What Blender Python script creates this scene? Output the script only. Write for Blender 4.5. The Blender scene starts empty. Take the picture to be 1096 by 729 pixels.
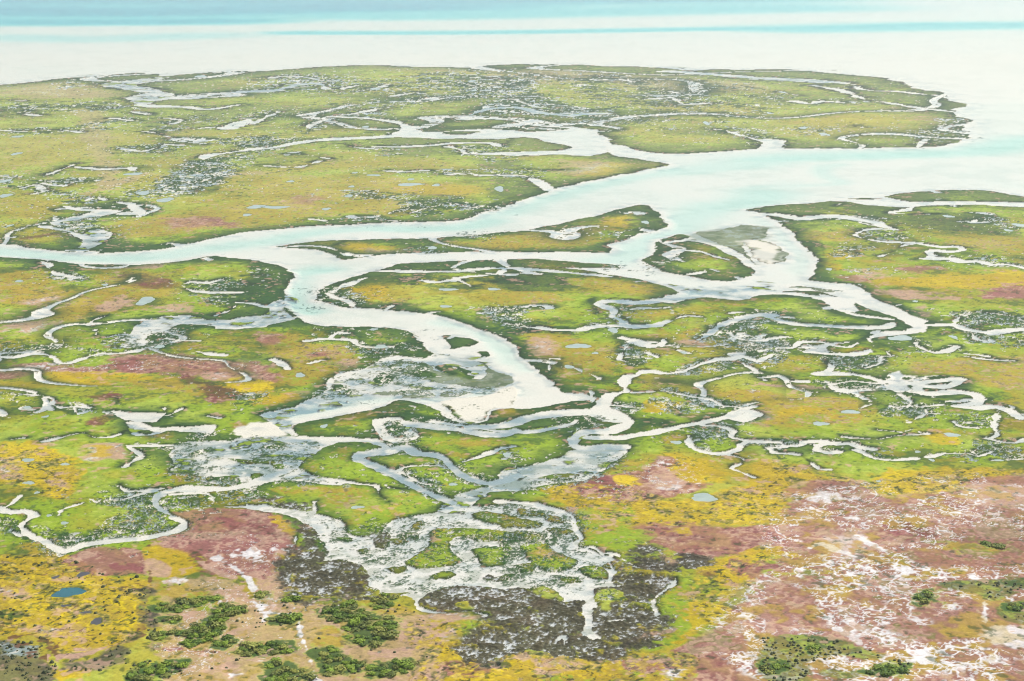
import bpy, bmesh, math, random
import numpy as np
# Tidal salt marsh seen from a light aircraft.  Units: metres, sea level z = 0, +Y away from the camera.
# MAP lists the survey of the marsh in ground coordinates:
#  W water, L land, F tidal flat, X dry sandbank, M dark mud bank, C creek (x,y,width), DL deep thalweg, B bed type,
#  Z plant zone, ZL path or line, S pan-and-tussock belt, V salt veins, N low scrub, P pond (x,y,rx,ry), T shrub thicket
MAP = """W|-934.6,1891 -621.7,1948 -599.8,1992 -578.9,2055 -544.3,2088 -516.4,2140 -495.5,2157 -467.8,2122 -443.1,2063 -437,2122 -407.2,2168 -373.6,2194 -352.7,2183 -317.6,2212 -266.2,2280 -222.7,2310 -181.1,2310 -137.7,2280 -87,2270 -56.7,2270 -26.9,2316 2.7,2331 37.9,2331 93.4,2331 138.3,2290 178.8,2280 210.5,2250 249.9,2194 281.4,2231 317.6,2212 352.7,2231 381.2,2231 419.9,2175 440.7,2122 473.2,2080 482.6,1992 474.5,1898 485.7,1864 496.1,1837 473.6,1745 479.6,1682 449.5,1629 438.7,1589 432.7,1514 407.6,1407 703,1407 21909,44930 -21806,44930
W|-431.8,854.3 -275.4,842.7 -260.6,837 -238.6,825.8 -220.2,817.7 -203.3,820.4 -187.4,828.6 -176,845.6 -163.5,863.2 -153.5,880 -141.6,887.8 -114.8,902 -89.9,910.5 -65.4,917.2 -43.1,918.9 -26.5,930.9 -15.9,955.8 -6.9,974.3 1.2,989.7 17,1026 33.2,1061 61.3,1105 91,1142 102.9,1163 115.9,1185 96.9,1219 81.1,1231 73,1280 74.4,1347 83.4,1326 97.8,1280 111,1258 129.3,1249 161,1261 201.7,1280 222.4,1286 279.8,1286 341.4,1299 361.2,1316 390.1,1362 412,1422 718.3,1438 485.1,959.4 316.7,974.3 287.5,983.5 260.3,982 246.2,974.3 233.8,978.1 220.9,985.8 212.8,997.6 199.2,997.6 184.2,989.7 160.1,978.1 151.7,968.7 152.6,937.9 157.2,902 157.9,866.2 157.8,828.6 154.5,794 147.7,763.5 142.2,745.9 154.7,736.9 160.9,734.7 163.8,717.5 163.2,703 168.4,689.1 172.7,672.7 175.9,656.5 169.8,643.5 165.8,657.4 163.3,677.6 158.5,699 149.6,707.1 141.3,719.6 128.7,721.7 113.8,709.2 101.7,699 86.1,709.2 76.5,719.6 69.2,734.7 59.4,750.4 46.4,759.7 31,774.1 13.1,781.4 -3.8,788.9 -51,788.9 -66.1,771.6 -75.4,758.6 -83.4,739.1 -88.2,719.6 -88.5,701 -81.7,693 -72.6,685.2 -63.8,683.3 -51,677.6 -38.1,672.7 -26.4,662.8 -16.9,650.4 -8.7,636.7 -3.8,628.4 1.9,614 2.9,598.7 8.8,578.4 14.7,560.8 18.6,544.1 25.5,542.8 29.1,535.5 18.2,530.7 8,524.2 -2.6,522.5 -7.3,520.1 -8.7,508.9 -12.4,504.5 -16.4,504.5 -20.7,511.1 -23.5,519 -30,528.3 -41.8,535.5 -50.8,533.1 -56.5,524.8 -68.3,514.5 -75.6,505.6 -73.6,508.9 -79.9,505.6 -77,520.1 -71.8,531.9 -65.6,549.1 -66.8,559.4 -65.6,567.4 -61.3,572.9 -55.4,577 -51.7,587 -49.9,595.7 -45.3,597.2 -33.4,592.8 -31.2,598.7 -31.9,604.7 -37.3,621.9 -42.2,635 -48.6,643.5 -60.5,646.9 -70.8,647.6 -81.5,652.1 -90.5,661 -99.5,682.6 -104,703 -106.5,723.9 -105.8,734.7 -108.4,766.8 -116.9,781.4 -132.8,799.1 -140.4,801.7 -153.6,808.3 -169,794 -183.2,785.2 -199.6,785.2 -222.2,788.9 -243.9,800.2 -264.2,807 -412.7,815
W|-104.4,1399 -100.2,1429 -104.8,1470 -98.9,1475 -85.3,1449 -78.1,1416 -61.2,1416 -40.4,1433 -19,1437 2.5,1425 15.2,1416 43.1,1425 56.8,1449 73.1,1429 77.4,1389 83,1343 78.3,1266 61.6,1235 37.8,1247 13.4,1238 2.2,1238 -5.3,1247 2.2,1260 38.6,1274 13.8,1279 1.5,1286 1.6,1355 -17.9,1355 -48.4,1355 -75.1,1361 -100.3,1370
L|-60.8,1409 -46.4,1418 -27.1,1413 -39.2,1389 -53.8,1389
L|-8.4,1352 12.1,1370 29.8,1334 50.1,1291 32.3,1274 5.5,1266 -7.9,1266
L|-127.3,837 -117,845.6 -98.8,854.3 -76.7,858.4 -50.8,861.4 -24.9,869.2 1.1,884.7 14.9,897.4 31.7,918.9 52.7,944.9 69.3,974.3 78.9,985.8 86.2,982 86.9,963.1 86.6,937.9 90.3,903.9 82.2,887.8 70.4,875.3 59.8,857.2 53.8,842.7 55.8,827.2 49.6,815 43.4,816.3 28.4,820.4 11.3,820.4 -3.9,822.5 -11.3,822 -29.9,820.4 -50.8,817.7 -65.6,813.6 -76.2,807 -86.6,800.2 -95.5,816.3 -103.4,828.6 -119.2,832.5
L|-62.4,772.7 -58.6,785.2 -49.3,791 -35,794.3 -15.6,797.6 1,800.2 14.9,800.2 34.1,791 48.3,787.2 53.7,777 40.6,777 21.6,775.8 0.2,777 -15.1,772.7 -31.7,772.7 -57.5,769.6
F|103.2,883.2 117.3,888 133.4,906.2 145.3,897.8 140.3,865.9 125.5,850.8 123.2,808.2 123,782.1 116.9,825.5 108.3,858.3
L|79.2,854.5 87,868.2 94.4,875.3 97.4,865.9 92.9,858.3 100.3,856.8 106.9,847.1 111.9,825.5 116.1,801.5 120.1,778.9 119.2,764.7 112.5,750.4 102.2,742.3 93.4,744.6 86.5,754.5 76.9,763.5 71.9,772.7 66.5,793 64.5,799.5 70.2,808.2 75.1,822 77.6,836.1
C|85.4,850.8,5.9 95.1,856.8,6.2 103.8,853.8,4.9 112.3,829,2.9 117.3,801.5,2.3 119.4,782.1,2.1
C|93.6,825.5,3.8 100,820.6,3 104.7,808.2,2.5 110.8,798.2,2.8
C|86,760.5,2.6 89.8,763.5,2.7 93.7,766.5,2.7
X|126.8,854.3 135.3,860.2 142.2,845.6 144,820.4 137.3,791.5 128.9,786.4 124.2,799.1 124.7,825.8
F|131.7,806.9 144.6,829 142.2,808.2 139.3,793.6 132.2,794.9
F|129.5,728.7 139.1,726 152.4,720.5 144.6,726 135.9,733.2
F|138.1,726.6 148.9,719.5 144.1,717.4
L|241.8,1022 259.3,1041 285,1047 308.6,1047 320.5,1034 330.3,1018 444.5,997.6 439.5,985.8 322.7,993.6 294.4,997.6 273.1,997.6 254.6,995.6 244.8,1006
L|210.8,1011 226.3,1014 239.6,1011 224.9,1007
L|145.3,964.2 151.4,970.9 158.5,978.6 159.1,972.8 149.7,959.5
L|-28.1,630.3 -25.2,631.6 -18.2,626.2 -13.7,620 -17.8,611.9 -24.3,608 -25.5,615.9
L|-13.4,603.3 -10.1,604.1 -8.1,596.4 -10.9,593.4
F|-13.6,592.6 -11.8,594.5 -7,574.5 -0.7,565.8 -0.3,559 -4.1,552.3 -12.7,549.1 -19.7,554 -26.7,557.3 -34,564 -31.1,576.2 -25.6,572.7 -16.5,565.8 -11.2,562.3 -9.2,574.5
L|-29.6,581.6 -22.5,583.4 -16.9,578 -13,564 -14.6,557.3 -20,564 -25.6,570.9
L|-38,570.9 -32.9,576.2 -27.2,567.5 -28.7,562.3 -34,564
F|-25.1,539.5 -24.5,545.9 -19.5,548.1 -15.9,542.7 -20,537.9
L|-51,567.5 -47.7,570.9 -42.8,564 -45.7,555.6 -49.3,557.3
L|-65.4,554 -61.2,555.6 -56.8,545.9 -58,541.1 -63.6,545.9
F|-48.2,544.3 -41.5,545.9 -31.4,547.5 -27.7,541.1 -34.1,536.4 -44.3,537.9
F|-47.7,581.6 -40.9,588.9 -33.5,587.1 -29.4,578 -36.3,572.7 -43.4,572.7
X|-87,505.9 -81.6,507 -71.4,513.8 -73,491 -83.5,484.5 -87.3,489.2 -89.3,496.3
X|-23.9,531.8 -7.4,541.1 0.2,550.7 0.6,528.7 -7.2,522.8 -8.6,508.9 -18.2,508.9
W|-84.6,515.8 -81.5,518.7 -69.8,529.1 -53.6,532.1 -49.1,538.3 -37.6,541.4 -44.8,526.1 -59.9,514.3 -72.9,503.1 -69.5,489.2 -73,481.9 -79.4,481.9 -90.1,484.5 -97.1,485 -105.1,483.2 -106.8,476.9 -104.8,467.1 -101.9,460 -102.6,453.1 -96.1,452.7 -91.2,449.8 -84.3,450.9 -73.6,444.2 -75.7,457.7 -68.8,462.4 -63.3,476.9 -69.5,489.2
W|-83.6,489.7 -73,491 -58,487.6 -56.1,484.5 -59.4,479.4 -62.1,470.8 -64.3,464.7 -64.8,457.7 -59.6,450.9 -49.8,445.3 -50.2,442.1 -58.8,444.2 -66.8,446.4 -72.2,444.2 -75.3,437.8 -78.5,439.9 -87.8,487.1
W|-128.7,505.9 -124.6,508.7 -118,500.4 -108.8,501.7 -98.1,503.1 -96.3,497.7 -98.7,489.7 -101.3,495 -112.4,496.3 -115.9,491 -122.4,492.3
L|-121.8,495 -118.9,497.7 -116.1,495.5 -118.6,492.8
L|-101.3,472 -97.1,476.9 -94.4,474.4 -98.6,469.5
L|-91,468.3 -84.4,468.3 -76.8,464.7 -69.3,465.9 -72.3,461.2 -83.5,462.8
L|-79.7,479.4 -75,483.2 -70.8,480.7 -73.4,477.4
L|-75.1,463.6 -70,463.6 -68.4,457.7 -71.9,456.6
L|-79,452 -75.7,453.6 -71.7,450.4 -72.3,445.3 -76.1,442.5
L|-82.4,463.6 -77.4,464.3 -77.6,461.2 -81.2,461.2
W|22.4,476.9 29.3,479.4 35.4,480.7 35.8,475.7 34.6,469.5 28.8,458.9 21.8,446.4 11.8,443.1 2,435.7 -2.8,433.6 -3,454.3 6.4,460 16.2,469.5 18.6,475.7
C|-13.4,500.4,6.4 -2.5,502.6,5.7 5.5,511.5,5.7 13.6,515.8,6.5 21.7,517.8,6.8 29.9,518.7,6.6 35.4,515.8,5.4 38.9,509.2,3.7 36.9,502.6,3.8 31.8,496.3,5.5 24,495.5,5.2 20.3,489.7,3.2 19.7,480.7,3.7 23.2,477.4,5.4 29.3,479.4,5.9 34.5,478.9,5.9
C|-26.3,507.3,2.9 -14.2,501.7,2.8 -7.1,497.7,2.8 3.8,495,2.8 11.6,499,2.7 19.6,504.5,2.1 21.4,508.7,1.6
C|24.5,489.2,4.2 34.4,489.2,4.1 40.8,492.3,4 50.6,497.7,3.9 55.7,501.7,3.9 65,507.3,3.9 73.1,514.3,3.5 78.9,521.6,3.3 82.9,526.1,3.4
L|8.4,449.8 14.9,453.1 21.3,452.7 19,447.5 11.9,445.3
L|-0.9,500.4 2.3,503.1 5.4,499.8 2.2,496.3
C|-72.4,486.6,4 -64.1,487.1,4 -52.6,487.1,4 -44.8,485.3,3.5 -40.3,480.7,2.7 -37.3,475.7,2.4
C|-38,475.7,6.3 -42.3,473.2,6.3 -46.9,470.8,4.7 -47.3,467.1,3.8 -42.7,461.2,4.5 -36.3,453.1,4.2 -30.8,444.2,3.9 -27.7,439.5,3.9
C|-27.7,439.5,3.1 -23.9,434.6,3.1 -19.6,429.4,3.2 -16.8,426.4,3.2
C|-36.6,476.9,5 -33.8,479.4,4.3 -29.6,472,4.6 -24.3,470.8,4.9 -20.4,465.9,3.5 -17.9,457.7,3 -13.3,448.6,3.8 -7.6,443.1,4.5 -2,446.4,4.4 1.6,450.9,3.9
W|-19.4,424.3 -16.8,427.4 -15,433.6 -8.9,439.9 -3.4,444.2 0.6,452.7 0.5,435.7 -6.1,433.6 -10.7,427.4 -12.5,417.4 -17,415.5 -21,415.5
C|-15.2,463.6,1.7 -10.9,468.3,1.7 -6.6,473.2,1.7 -2.9,478.2,1.9 0.6,479.4,2.2
C|-34.3,455.4,1.3 -32.4,458.9,1.6 -26.7,460,1.9 -20.9,459.6,1.9
C|-34.3,455.4,1.3 -31.2,450.9,1.2 -27.2,444.2,1.4 -24.3,442.1,1.6
C|-48.3,444.2,1.3 -45.4,443.1,1.3 -39.6,441,1 -38.3,433.6,0.7 -35,426.4,0.7
C|-35.4,504.5,6.4 -29,502.6,6.3 -22.6,500.4,6.2 -16.2,497.7,5.9 -9.9,493.6,6 -3.7,492.3,5.7 0.6,496.3,5.2
C|-45.2,508.7,1 -43.5,497.7,1.1 -40.6,489.7,1.4 -37.1,484.5,1.5
W|-45.2,508.7 -39.1,511.5 -33.7,503.1 -29.8,489.7 -32.6,484.5 -37,481.9 -40.6,489.7
L|-42.6,505.9 -37.2,507.3 -34.6,492.3 -38.2,488.4
W|-55.8,403.3 -50.5,399 -45.6,397.6 -41.9,399.7 -37.3,399 -35.6,399.7 -33.9,409.1 -32.1,412.8 -27.9,415 -22.8,417.3 -18.3,421.1 -15.3,424.3 -7.3,422.7 0.5,425.1 7.9,426.6 12.6,421.1 16.5,415 17.9,405.4 17.2,399 16.5,395.5 18.1,391.4 21,390.1 22.3,388.1 23.4,385.4 25.8,386.1 27.7,380.9 29.9,375.8 33.1,372 36.4,369.6 40.9,370.2 40.1,367.2 36.3,360 34,354.9 34,347.6 34.2,342.8 36.4,338.6 32.2,334 25.9,329 23.6,326 22,323.6 19,324.1 10.8,327.5 2.5,329.4 -1.7,328.5 -4.7,323.1 -9.9,324.1 -10.6,329 -10.4,334 -7.7,340.2 -6.6,346.6 -9.5,349.3 -14.1,348.7 -18,348.2 -21.2,349.3 -22.6,352.1 -23.7,357.7 -26.3,360 -29,360 -31.7,360 -38.6,356 -45.7,356 -51.3,357.2 -54.9,363.6 -56.8,375.8 -57.2,384.1 -56.6,392.1 -57.2,399
W|-75.4,425.3 -67.7,423.7 -60.6,420.8 -56.4,419.4 -56.8,427.4 -55.3,427.4 -54.2,417.4 -49.8,413.6 -46.8,410.7 -44.1,402.4 -40.5,398.7 -34.8,397.8 -34.1,406 -31.9,411.6 -25.6,415.5 -20.4,417.4 -16.7,423.3 -8.6,423.3 0.5,423.3 0.5,395.5 -51,395.5 -52.2,400.5 -56.6,409.8 -61.9,415.5 -72.6,420.4 -74.8,421.7
L|-22.1,398.7 -21.2,405.1 -12.2,406 -2.5,404.2 -1.2,398.7 -8.1,395.5 -14.5,399.6 -18.2,395.5
L|-28.3,406 -25.4,411.6 -24,409.8 -25.6,404.2
L|-11.8,416.4 -8.5,419.4 0.5,415.5 4,409.8 -5.7,408.8
L|-7.4,434.6 0.5,435.7 7.6,429.4 0.8,427.8 -6,429.4
L|-2.1,427.4 4.7,428.4 6,424.9 -2.1,424.9
L|-2.7,412.6 3.8,412.6 7.7,409.8 7,406.4 0.6,406 -2.7,405.1
L|9.2,415.5 13.1,413.6 13.6,409.8 10.4,411.6
L|-27.3,380.1 -24,386.8 -21.9,393.6 -22.3,402.6 -12.1,404.8 -1.8,402.6 -1.8,398.9 -12,399.3 -15.1,398.9 -16.2,393.6 -16,388.5 -12.7,381.7 -16.2,378.4 -23.4,376
L|-10.5,389.3 -6.8,391.9 -0.5,391.9 -1.7,385.1 -2.9,379.3 -7.7,377.6 -8.5,383.4
L|-20.8,372 -17.3,375.2 -13,372.8 -15.3,369.7 -19.4,368.9
L|-4,370.5 -0.5,372.8 -0.5,369.7 -4,368.1
L|-46.2,398.1 -42.4,398.1 -43.4,395.4
L|-40.3,389.3 -37.9,390.2 -38.2,386.8
L|3.1,393.6 7.5,397.2 10.5,391 12.8,385.1 16.4,381.7 15,376.8 10.1,374.4 6.6,378.4 3.6,385.1
L|16.8,376.8 21.1,378.4 23.3,374.4 23.6,369.7 20.1,370.5 17.3,373.6
L|26.4,375.2 29.5,377.6 32.9,374.4 31.5,372 26.1,371.3
L|1.7,378.4 4.8,379.3 5.3,375.2 2.9,374.4
L|23.5,378.4 26.2,381.7 27.9,380.1 25.8,376
L|11.8,370.5 15.4,370.8 16.5,368.1 12.9,367.7
L|-3.2,397.2 -0.7,391.9 -1.3,383.4 -3.2,385.1
L|-2,401.4 3.1,403.3 8.2,400.5 7.5,397.8 0.5,396.1 -2,397
L|9.6,405.1 14.1,406 16.3,403.3 12.7,400.5
L|1.9,421.3 7.9,418.4 8.5,415.5 1.9,415.9
L|-10.2,404.2 -2.5,404.2 0.5,401.4 0.5,397 -5.6,397
L|-5.8,413.9 0.5,413.2 6,408.8 0.8,407.9
L|-29.9,400.5 -25.6,403.3 -24.6,397.8 -28.3,395.5
L|-33.4,397.2 -28.5,398.9 -27,395.4 -30.6,392.8
L|10.3,382.6 13.4,383.4 16.3,380.1 12.6,378.4
L|-31.9,376.8 -27.1,378.4 -25.7,375.2 -29.2,372.8
M|20.4,352.1 34.6,349.3 37.7,338.1 31.8,329.9 24.7,324.1 21.3,321.7 10.7,324.6 2.5,326.5 -4.7,320.3 -11.9,322.2 -12.6,330.9 -6.1,346.6 10.9,330.9
M|-59.8,382.2 -58.5,401.1 -54.1,382.2 -52.6,360 -45.6,356.6 -34.7,360 -24.5,361.2 -33,354.3 -45.1,352.1 -54.3,353.2
M|-57.9,400.4 -54.4,402.6 -49.6,395.5 -47.4,386.7 -48.7,381.5 -43.4,382.8 -37.3,377 -35.7,372 -35.7,367.2 -31.4,361.2 -34.2,357.2 -38.6,356 -45.7,355.7 -51.5,357.2 -54.9,364.2 -56.7,377 -56.7,385.4
M|-16.9,364.2 -11,365.4 -5.3,364.2 -1.8,363 3.9,363.6 10.7,355.4 17,354.9 16.5,337.5 18.5,335 20.4,342.8 26.1,344.4 29.2,344.4 33.7,341.7 36,338.1 30.9,333.5 24.4,328.5 22.9,324.6 19,324.1 10.8,327.5 2.5,329.4 -1.7,328.5 -4.5,323.6 -9.9,324.6 -11.1,329.9 -7.2,342.8 -5.9,347.1 -9.5,349.8 -14.1,348.7 -18.5,349.3 -22.5,353.2 -22,357.2
M|20.3,363 26.1,364.8 33.5,367.8 39.7,370.2 36.4,361.2 33.4,356 33.7,346.6 34.6,342.3 29.3,343.9 21.5,344.4 20.5,354.3
M|25.3,370.2 32.7,372 39.1,370.8 40.6,369.6 37,363.6 32.7,367.2 25.8,365.9
L|4.3,363.5 7.5,365.1 10.9,360.5 12,356.1 8,359.1
L|20.7,359.1 23.8,362 26.5,359.1 28.5,355.4 23.3,353.9 22.5,349.7 21,353.9
L|-12.4,353.9 -10.7,353.9 -9.8,350.4 -11.8,350.4
C|18.9,368.9,2.5 19.2,360.5,2.4 17.8,352.5,2.4 18,345.5,2.3 17.2,338.7,2.5 18.4,334.8,2.6
C|18.7,342.5,1 23.3,344.1,1 26.1,344.8,1
C|10.2,333.5,1 11.9,335.4,0.8 11.7,330.9,0.7
C|39,368.9,0.9 39.9,366.6,0.9 35.1,359.1,0.8 33.8,353.9,0.6 34.1,347.6,0.6
M|-36.8,398.9 -35.3,401.1 -33.7,400.7 -32,395.4 -32.9,390.2 -35.5,391.9
M|-7,370.5 -5.3,372 -4.5,369.7 -6.1,368.4
M|29.1,389.3 33.2,393.6 36.9,392.8 37.3,388.5 34.4,385.4 30.1,385.9
M|42,378.4 43.6,385.1 46.6,384.2 50.6,381.7 49,378.4 44.5,376.5
M|30.6,383.4 34.3,384.2 39.4,379.3 42.5,376.8 41.9,373.9 36.4,373.3 32.5,376.8
M|-59.2,409.8 -56.6,409.8 -52.6,404.2 -51.6,395.5 -56.6,395.5
M|-69.6,427.4 -66.1,426.4 -56.1,422.3 -55.8,419.8 -63.5,422.3
M|-35.8,395.5 -35.6,400.5 -33.2,402.4 -32.2,397 -33.1,393.4
C|-3.5,427.8,3.6 4.6,425.3,3.5 12.6,420.4,3.1 16.7,415.5,2.2 17.3,404.2,1.7 18.3,398.7,1.8 16.2,393.4,1.9
C|23.4,387.1,1.4 26.5,386.8,1.2 28.1,383.4,1 31.9,376.8,1
C|18.6,389.3,1.9 20.6,391.9,1.9 22.3,389.3,1.7 23.9,385.1,1.4 24.9,380.1,1.3 25.8,375.2,1.3
C|16.5,385.1,1.9 18.9,383.4,2 23.2,382.6,2.1
C|24.1,367.4,1.2 25.3,372,1.3 26.7,376,1.3
C|-149.4,423.3,4.2 -143.2,421,4 -139.1,418.4,4 -135.4,419.4,3.6 -132,415.5,2.9 -133.5,410.7,2.4 -132.8,406,2.3 -127.7,399.6,2.8 -123.3,395.5,2.9 -116.3,388.3,3 -112.4,392.6,3.5 -106.9,395.5,3.8 -100.3,397,3.8 -95.2,399.6,3.6 -90.4,404.2,2.9 -89.6,409.8,2.6 -94,415.5,2.8 -98.6,421.3,2.5 -101.5,428.4,2.3 -100.8,434.6,3.3 -96.7,438.2,4.3 -89.7,438.2,4.6 -82.2,438.8,4.5 -76,443.1,3.9 -72.6,448.6,3.7 -67.9,455.4,3.8
C|-86.2,430.4,1.9 -83.8,426.4,2.1 -80.9,423.3,2.7 -75.5,422.9,3.1 -70.4,423.3,3.1
W|-126.1,398.7 -119.1,391.7 -113.1,395.2 -104.7,399.6 -100.7,398.7 -103.7,395.5 -109.5,393.4 -114.4,388.3 -116.3,384 -119.4,388.3
C|-149.6,485,1.8 -144.8,489.7,1.9 -139.1,494.2,1.8 -133.9,489.2,1.8 -128.7,489.7,1.8 -126.4,496.3,1.4
C|-124.2,507.3,2.2 -119.8,508.7,1.8 -117.5,516.7,1.1 -118.9,523.1,0.9
C|-117.5,458.9,1.2 -116,464.7,1.2 -114.9,469.5,1.1 -117.5,474.4,1.1 -121.9,480.7,1.2
C|-121,479.9,1.6 -113.6,480.7,1.6 -107.6,480.7,1.6
C|-114.9,442.1,1.1 -111.6,436.7,1.5 -106.7,436.7,1.9 -101.7,438.8,1.9
C|-120.1,429.4,1.9 -116.6,426.4,2.1 -110.5,429.4,2.2 -106.3,434.6,2.2 -103.3,436.7,2.3
C|-125.4,415.5,0.8 -125.7,420.4,1 -123.9,423.3,1.4 -121.5,425.7,1.4
C|-142,423.3,1.1 -141.2,427.4,1 -141,432.5,0.9
C|-140.6,412.6,0.8 -137.2,407.9,0.8 -133.6,402.4,0.9 -130.8,399.6,1
C|-97.8,433.6,1.5 -92.5,434.4,1.5 -88.4,434.6,1.3 -84.9,430.4,1.1
C|56.9,491,1.4 56.5,480.7,1.8 59.6,474.4,2.7 66,472,2.9 71.1,476.9,2.2 74.4,484.5,2.6 81,484.5,3.5 85,484,3.5
C|74.6,485.8,2.2 70.6,489.7,1.6 72.2,496.3,1.6 68.3,501.7,2.4 62.9,503.1,2.7
C|66,472,1.1 71.2,467.1,0.9 69.8,462.4,0.7 66.3,457.7,0.9 69.2,453.1,0.9 72.1,448.6,0.9
W|37.9,562.3 40.5,567.5 45,569.2 47.2,574.5 51.8,576.2 57,572.7 55.9,567.5 50.3,569.2 44.5,562.3 43.5,555.6 41.9,550.7 42.3,544.3 37.8,541.1 33.2,533.3 30.8,534.8 32.9,542.7 39,545.9 38.9,554
W|28.6,525.7 30.8,534.8 34.5,541.1 36.9,539.5 33.5,525.7 39.3,514 39.5,505.6 29.4,508.9 25,517.5
C|43.1,543.6,2.9 48.2,544.3,2.9 53.5,545.9,2.7 58.2,542.7,2.5 63.6,537.9,2.5 69.1,534.8,2.2 73,525.7,2.2 76.2,525.7,2.5 79.9,522.8,2.1 83.1,516.9,1.8
W|72.7,511.2 77.5,522.8 83,521.3 84.3,516.9 80.4,509.8 76.7,505.6
C|53.9,570.3,4.4 61.1,570.9,3.8 67.2,578,3 72.5,585.2,3.3 79.7,591.9,4.2 85.3,592.6,4.4 89.4,595.6,3.7 93.9,588.9,3.2 98.1,594.5,2.9 102.1,600.2,2.9
C|92.3,717.4,6.8 79.2,707.8,7 65.5,700,6.9 56.4,693.4,6.9 48.1,697.5,7.5 41.7,698.5,5.9 38.1,691.4,4.4 42,684.9,4.5 45.2,677.6,3.3 43.1,668.1,3.1 46.6,658.8,3 47,649.8,4.4 52.8,647.6,6.6 61,649.8,5.5 66.8,657.9,4.3
W|65.5,700 73.1,712 80.2,717.4 90.8,722.8 98.7,723.9 90.2,708.8 78.4,700 71.4,694.9
C|46,649.8,2.8 34.8,647.6,2.5 27.6,641,2.5 16.7,641,2.6 10.8,645.4,2.6 2.9,647.6,2.4 -3.2,654.3,2.1
C|-3.3,684.9,1.8 7.2,684.9,1.8 16.8,687.4,1.8
C|45.3,626.2,2.6 50.8,622,2.1 54,613.9,2.2 58.9,615.1,2 61.1,624.1,1.1
C|41.2,592.6,1 43.2,602.1,1 45.3,611.9,1
C|41.1,590.8,1.6 44.5,587.1,1.4 47.7,581.6,1.3
C|56.1,594.5,1.2 53,602.1,1.2
C|75,623.3,3.4 81.2,634.6,3.1 85.5,645.4,3.2 90.7,654.3,4.1 98,663.4,5.2 106.1,669.5,6.6 112.2,669,7.2
C|89.3,636.7,1.2 90.4,630.3,1.4 93.4,624.1,2.1 98.9,622,2.5 105.1,624.9,2.4
C|87.9,585.2,1.4 90.9,574.5,1.2 92.3,560.7,1.1
C|95.3,673.8,3.8 100.7,675.2,3.8
C|55,527.2,0.9 57.6,519.8,0.8 56.2,514,0.6
C|35.3,527.2,2.4 43.3,524.2,2.4
C|2.3,508.3,3.7 9.6,515.5,4.2 17.7,518.4,4.7 25.9,519.2,4.8 32.4,519.8,4.2 37.7,514,3.7
C|65.5,606,1.5 68.8,601,1.5
C|14.1,572.7,0.4 14.6,592.6,0.9 18.2,591.9,1.3
C|170.7,647.6,3.9 164.3,637.6,5.7 153.6,633.7,6.5 145,626.2,4.1 143.8,613.9,2.7 139.1,603.3,4.7 130.8,599.4,6.7 121.8,601,6.8 115.8,603.3,6.8
C|115.5,602.1,3.6 119.3,592.6,3.1 120.8,581.6,2.4 117.3,572.7,3.3 112.9,569.2,4.8 119.5,570.3,5.3 124.6,569.2,5.3
C|124.6,569.2,3.2 130.1,565.8,2.9 134.7,559,2.8 140,555.6,3.2 148.2,557.3,3.3 157.7,560.7,3.3 164.3,562.3,3.3
C|163.7,561.7,1.9 159.4,554,3 151.8,551.4,4.1 146.5,552.3,2.8 144.1,544.3,2.6 147.7,542,3.9 155.9,544.3,4 162.3,542.7,3.2 163.9,536.4,2.2 159.2,528.7,2.8 152.8,526.3,3.7 159.4,523.6,3.7 166.6,525.7,3.2 169.5,519.2,2.4 170.6,511.2,2.1
C|133.3,560.7,1.6 135.8,552.3,1.5 137.4,544.9,1.5
C|114.4,717.4,6.2 128.1,714.1,5.8 139.6,705.2,4.2 143.1,689.9,2.8 144.8,677.6,3.2 148.6,670.5,4.3 154.7,665.8,4.9 161.9,661.1,5
W|141.1,713.1 146.6,707.8 157.7,708.8 162.8,697.5 167.4,684.9 172.3,670.5 175.4,654.3 169,636.7 167.3,649.8 163.5,668.1 156.9,684.9 153.2,697.5 149.1,672.8 145.8,687.4
C|107.3,670.5,3.8 113,661.1,3.8 118.5,652,4.5 127.2,649.8,5.2 136.8,647.6,5.2 147.3,645.4,5.1
C|147.3,645.4,5.1 154.2,645.4,4 160.8,654.3,2.9
C|97.3,604.8,3.6 104.7,609.9,3.9 110.3,609.9,3.2 115.9,620,3.3 123.6,620,3.9 128.1,613.9,3.7 133.2,611.1,3.3 138.5,617.9,2.6
C|100.9,622,2.8 106.3,626.2,2.9 111.7,629.1,3.1
C|113.2,609.9,2.1 119.2,611.9,1.6 118,615.9,1.2
C|174.5,650.7,5.2 185.3,649.8,4.3 188.9,641,4 195.5,636.7,4.7 206.7,641,4.9 218.3,643.2,5.1
C|185.3,649.8,0.9 193.3,668.1,1.4 202.6,675.2,2.2 211.5,670.5,2.2 220.2,658.8,2
C|189,634.6,1.1 188,624.1,1.9 190.3,622,2.6
C|162.4,622,1.1 161.3,609.9,1.5 165,602.1,2.2 171.6,606,2 176.2,612.7,1.5
C|132.7,578,1.1 139.7,585.2,0.9 143.2,596.4,1.1 146.8,596.4,1.7
C|114.9,555.6,1.2 116.4,545.9,1.6 119.3,547.5,2.1
C|91.1,564,2.8 98.4,565.8,2.3 101.6,559,2.3 106.9,559,2.7
C|150.9,948.3,11.2 159.1,945.6,9.5 169.3,930.3,9.1 183.2,936.6,10.8 196.5,939.2,9.6 204,927.7,7.8 212.4,914.7,6 213.7,902,5.3 218,891.3,6.3
W|197.4,936.6 205.1,939.2 215.3,927.7 214.3,904.5 205.5,908.7
C|218,891.3,6.5 207.7,893.7,6.1 198.3,888,4 191.3,873.7,2.6 193.6,859.8,4.1 203.7,852.3,5.6 213.3,849.3,5.9 220.5,847.1,5.9
C|220.5,847.1,4 211.5,841.9,3.1 203.4,829,1.8 198.4,818.5,2.1 189.9,808.2,2.6
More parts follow.
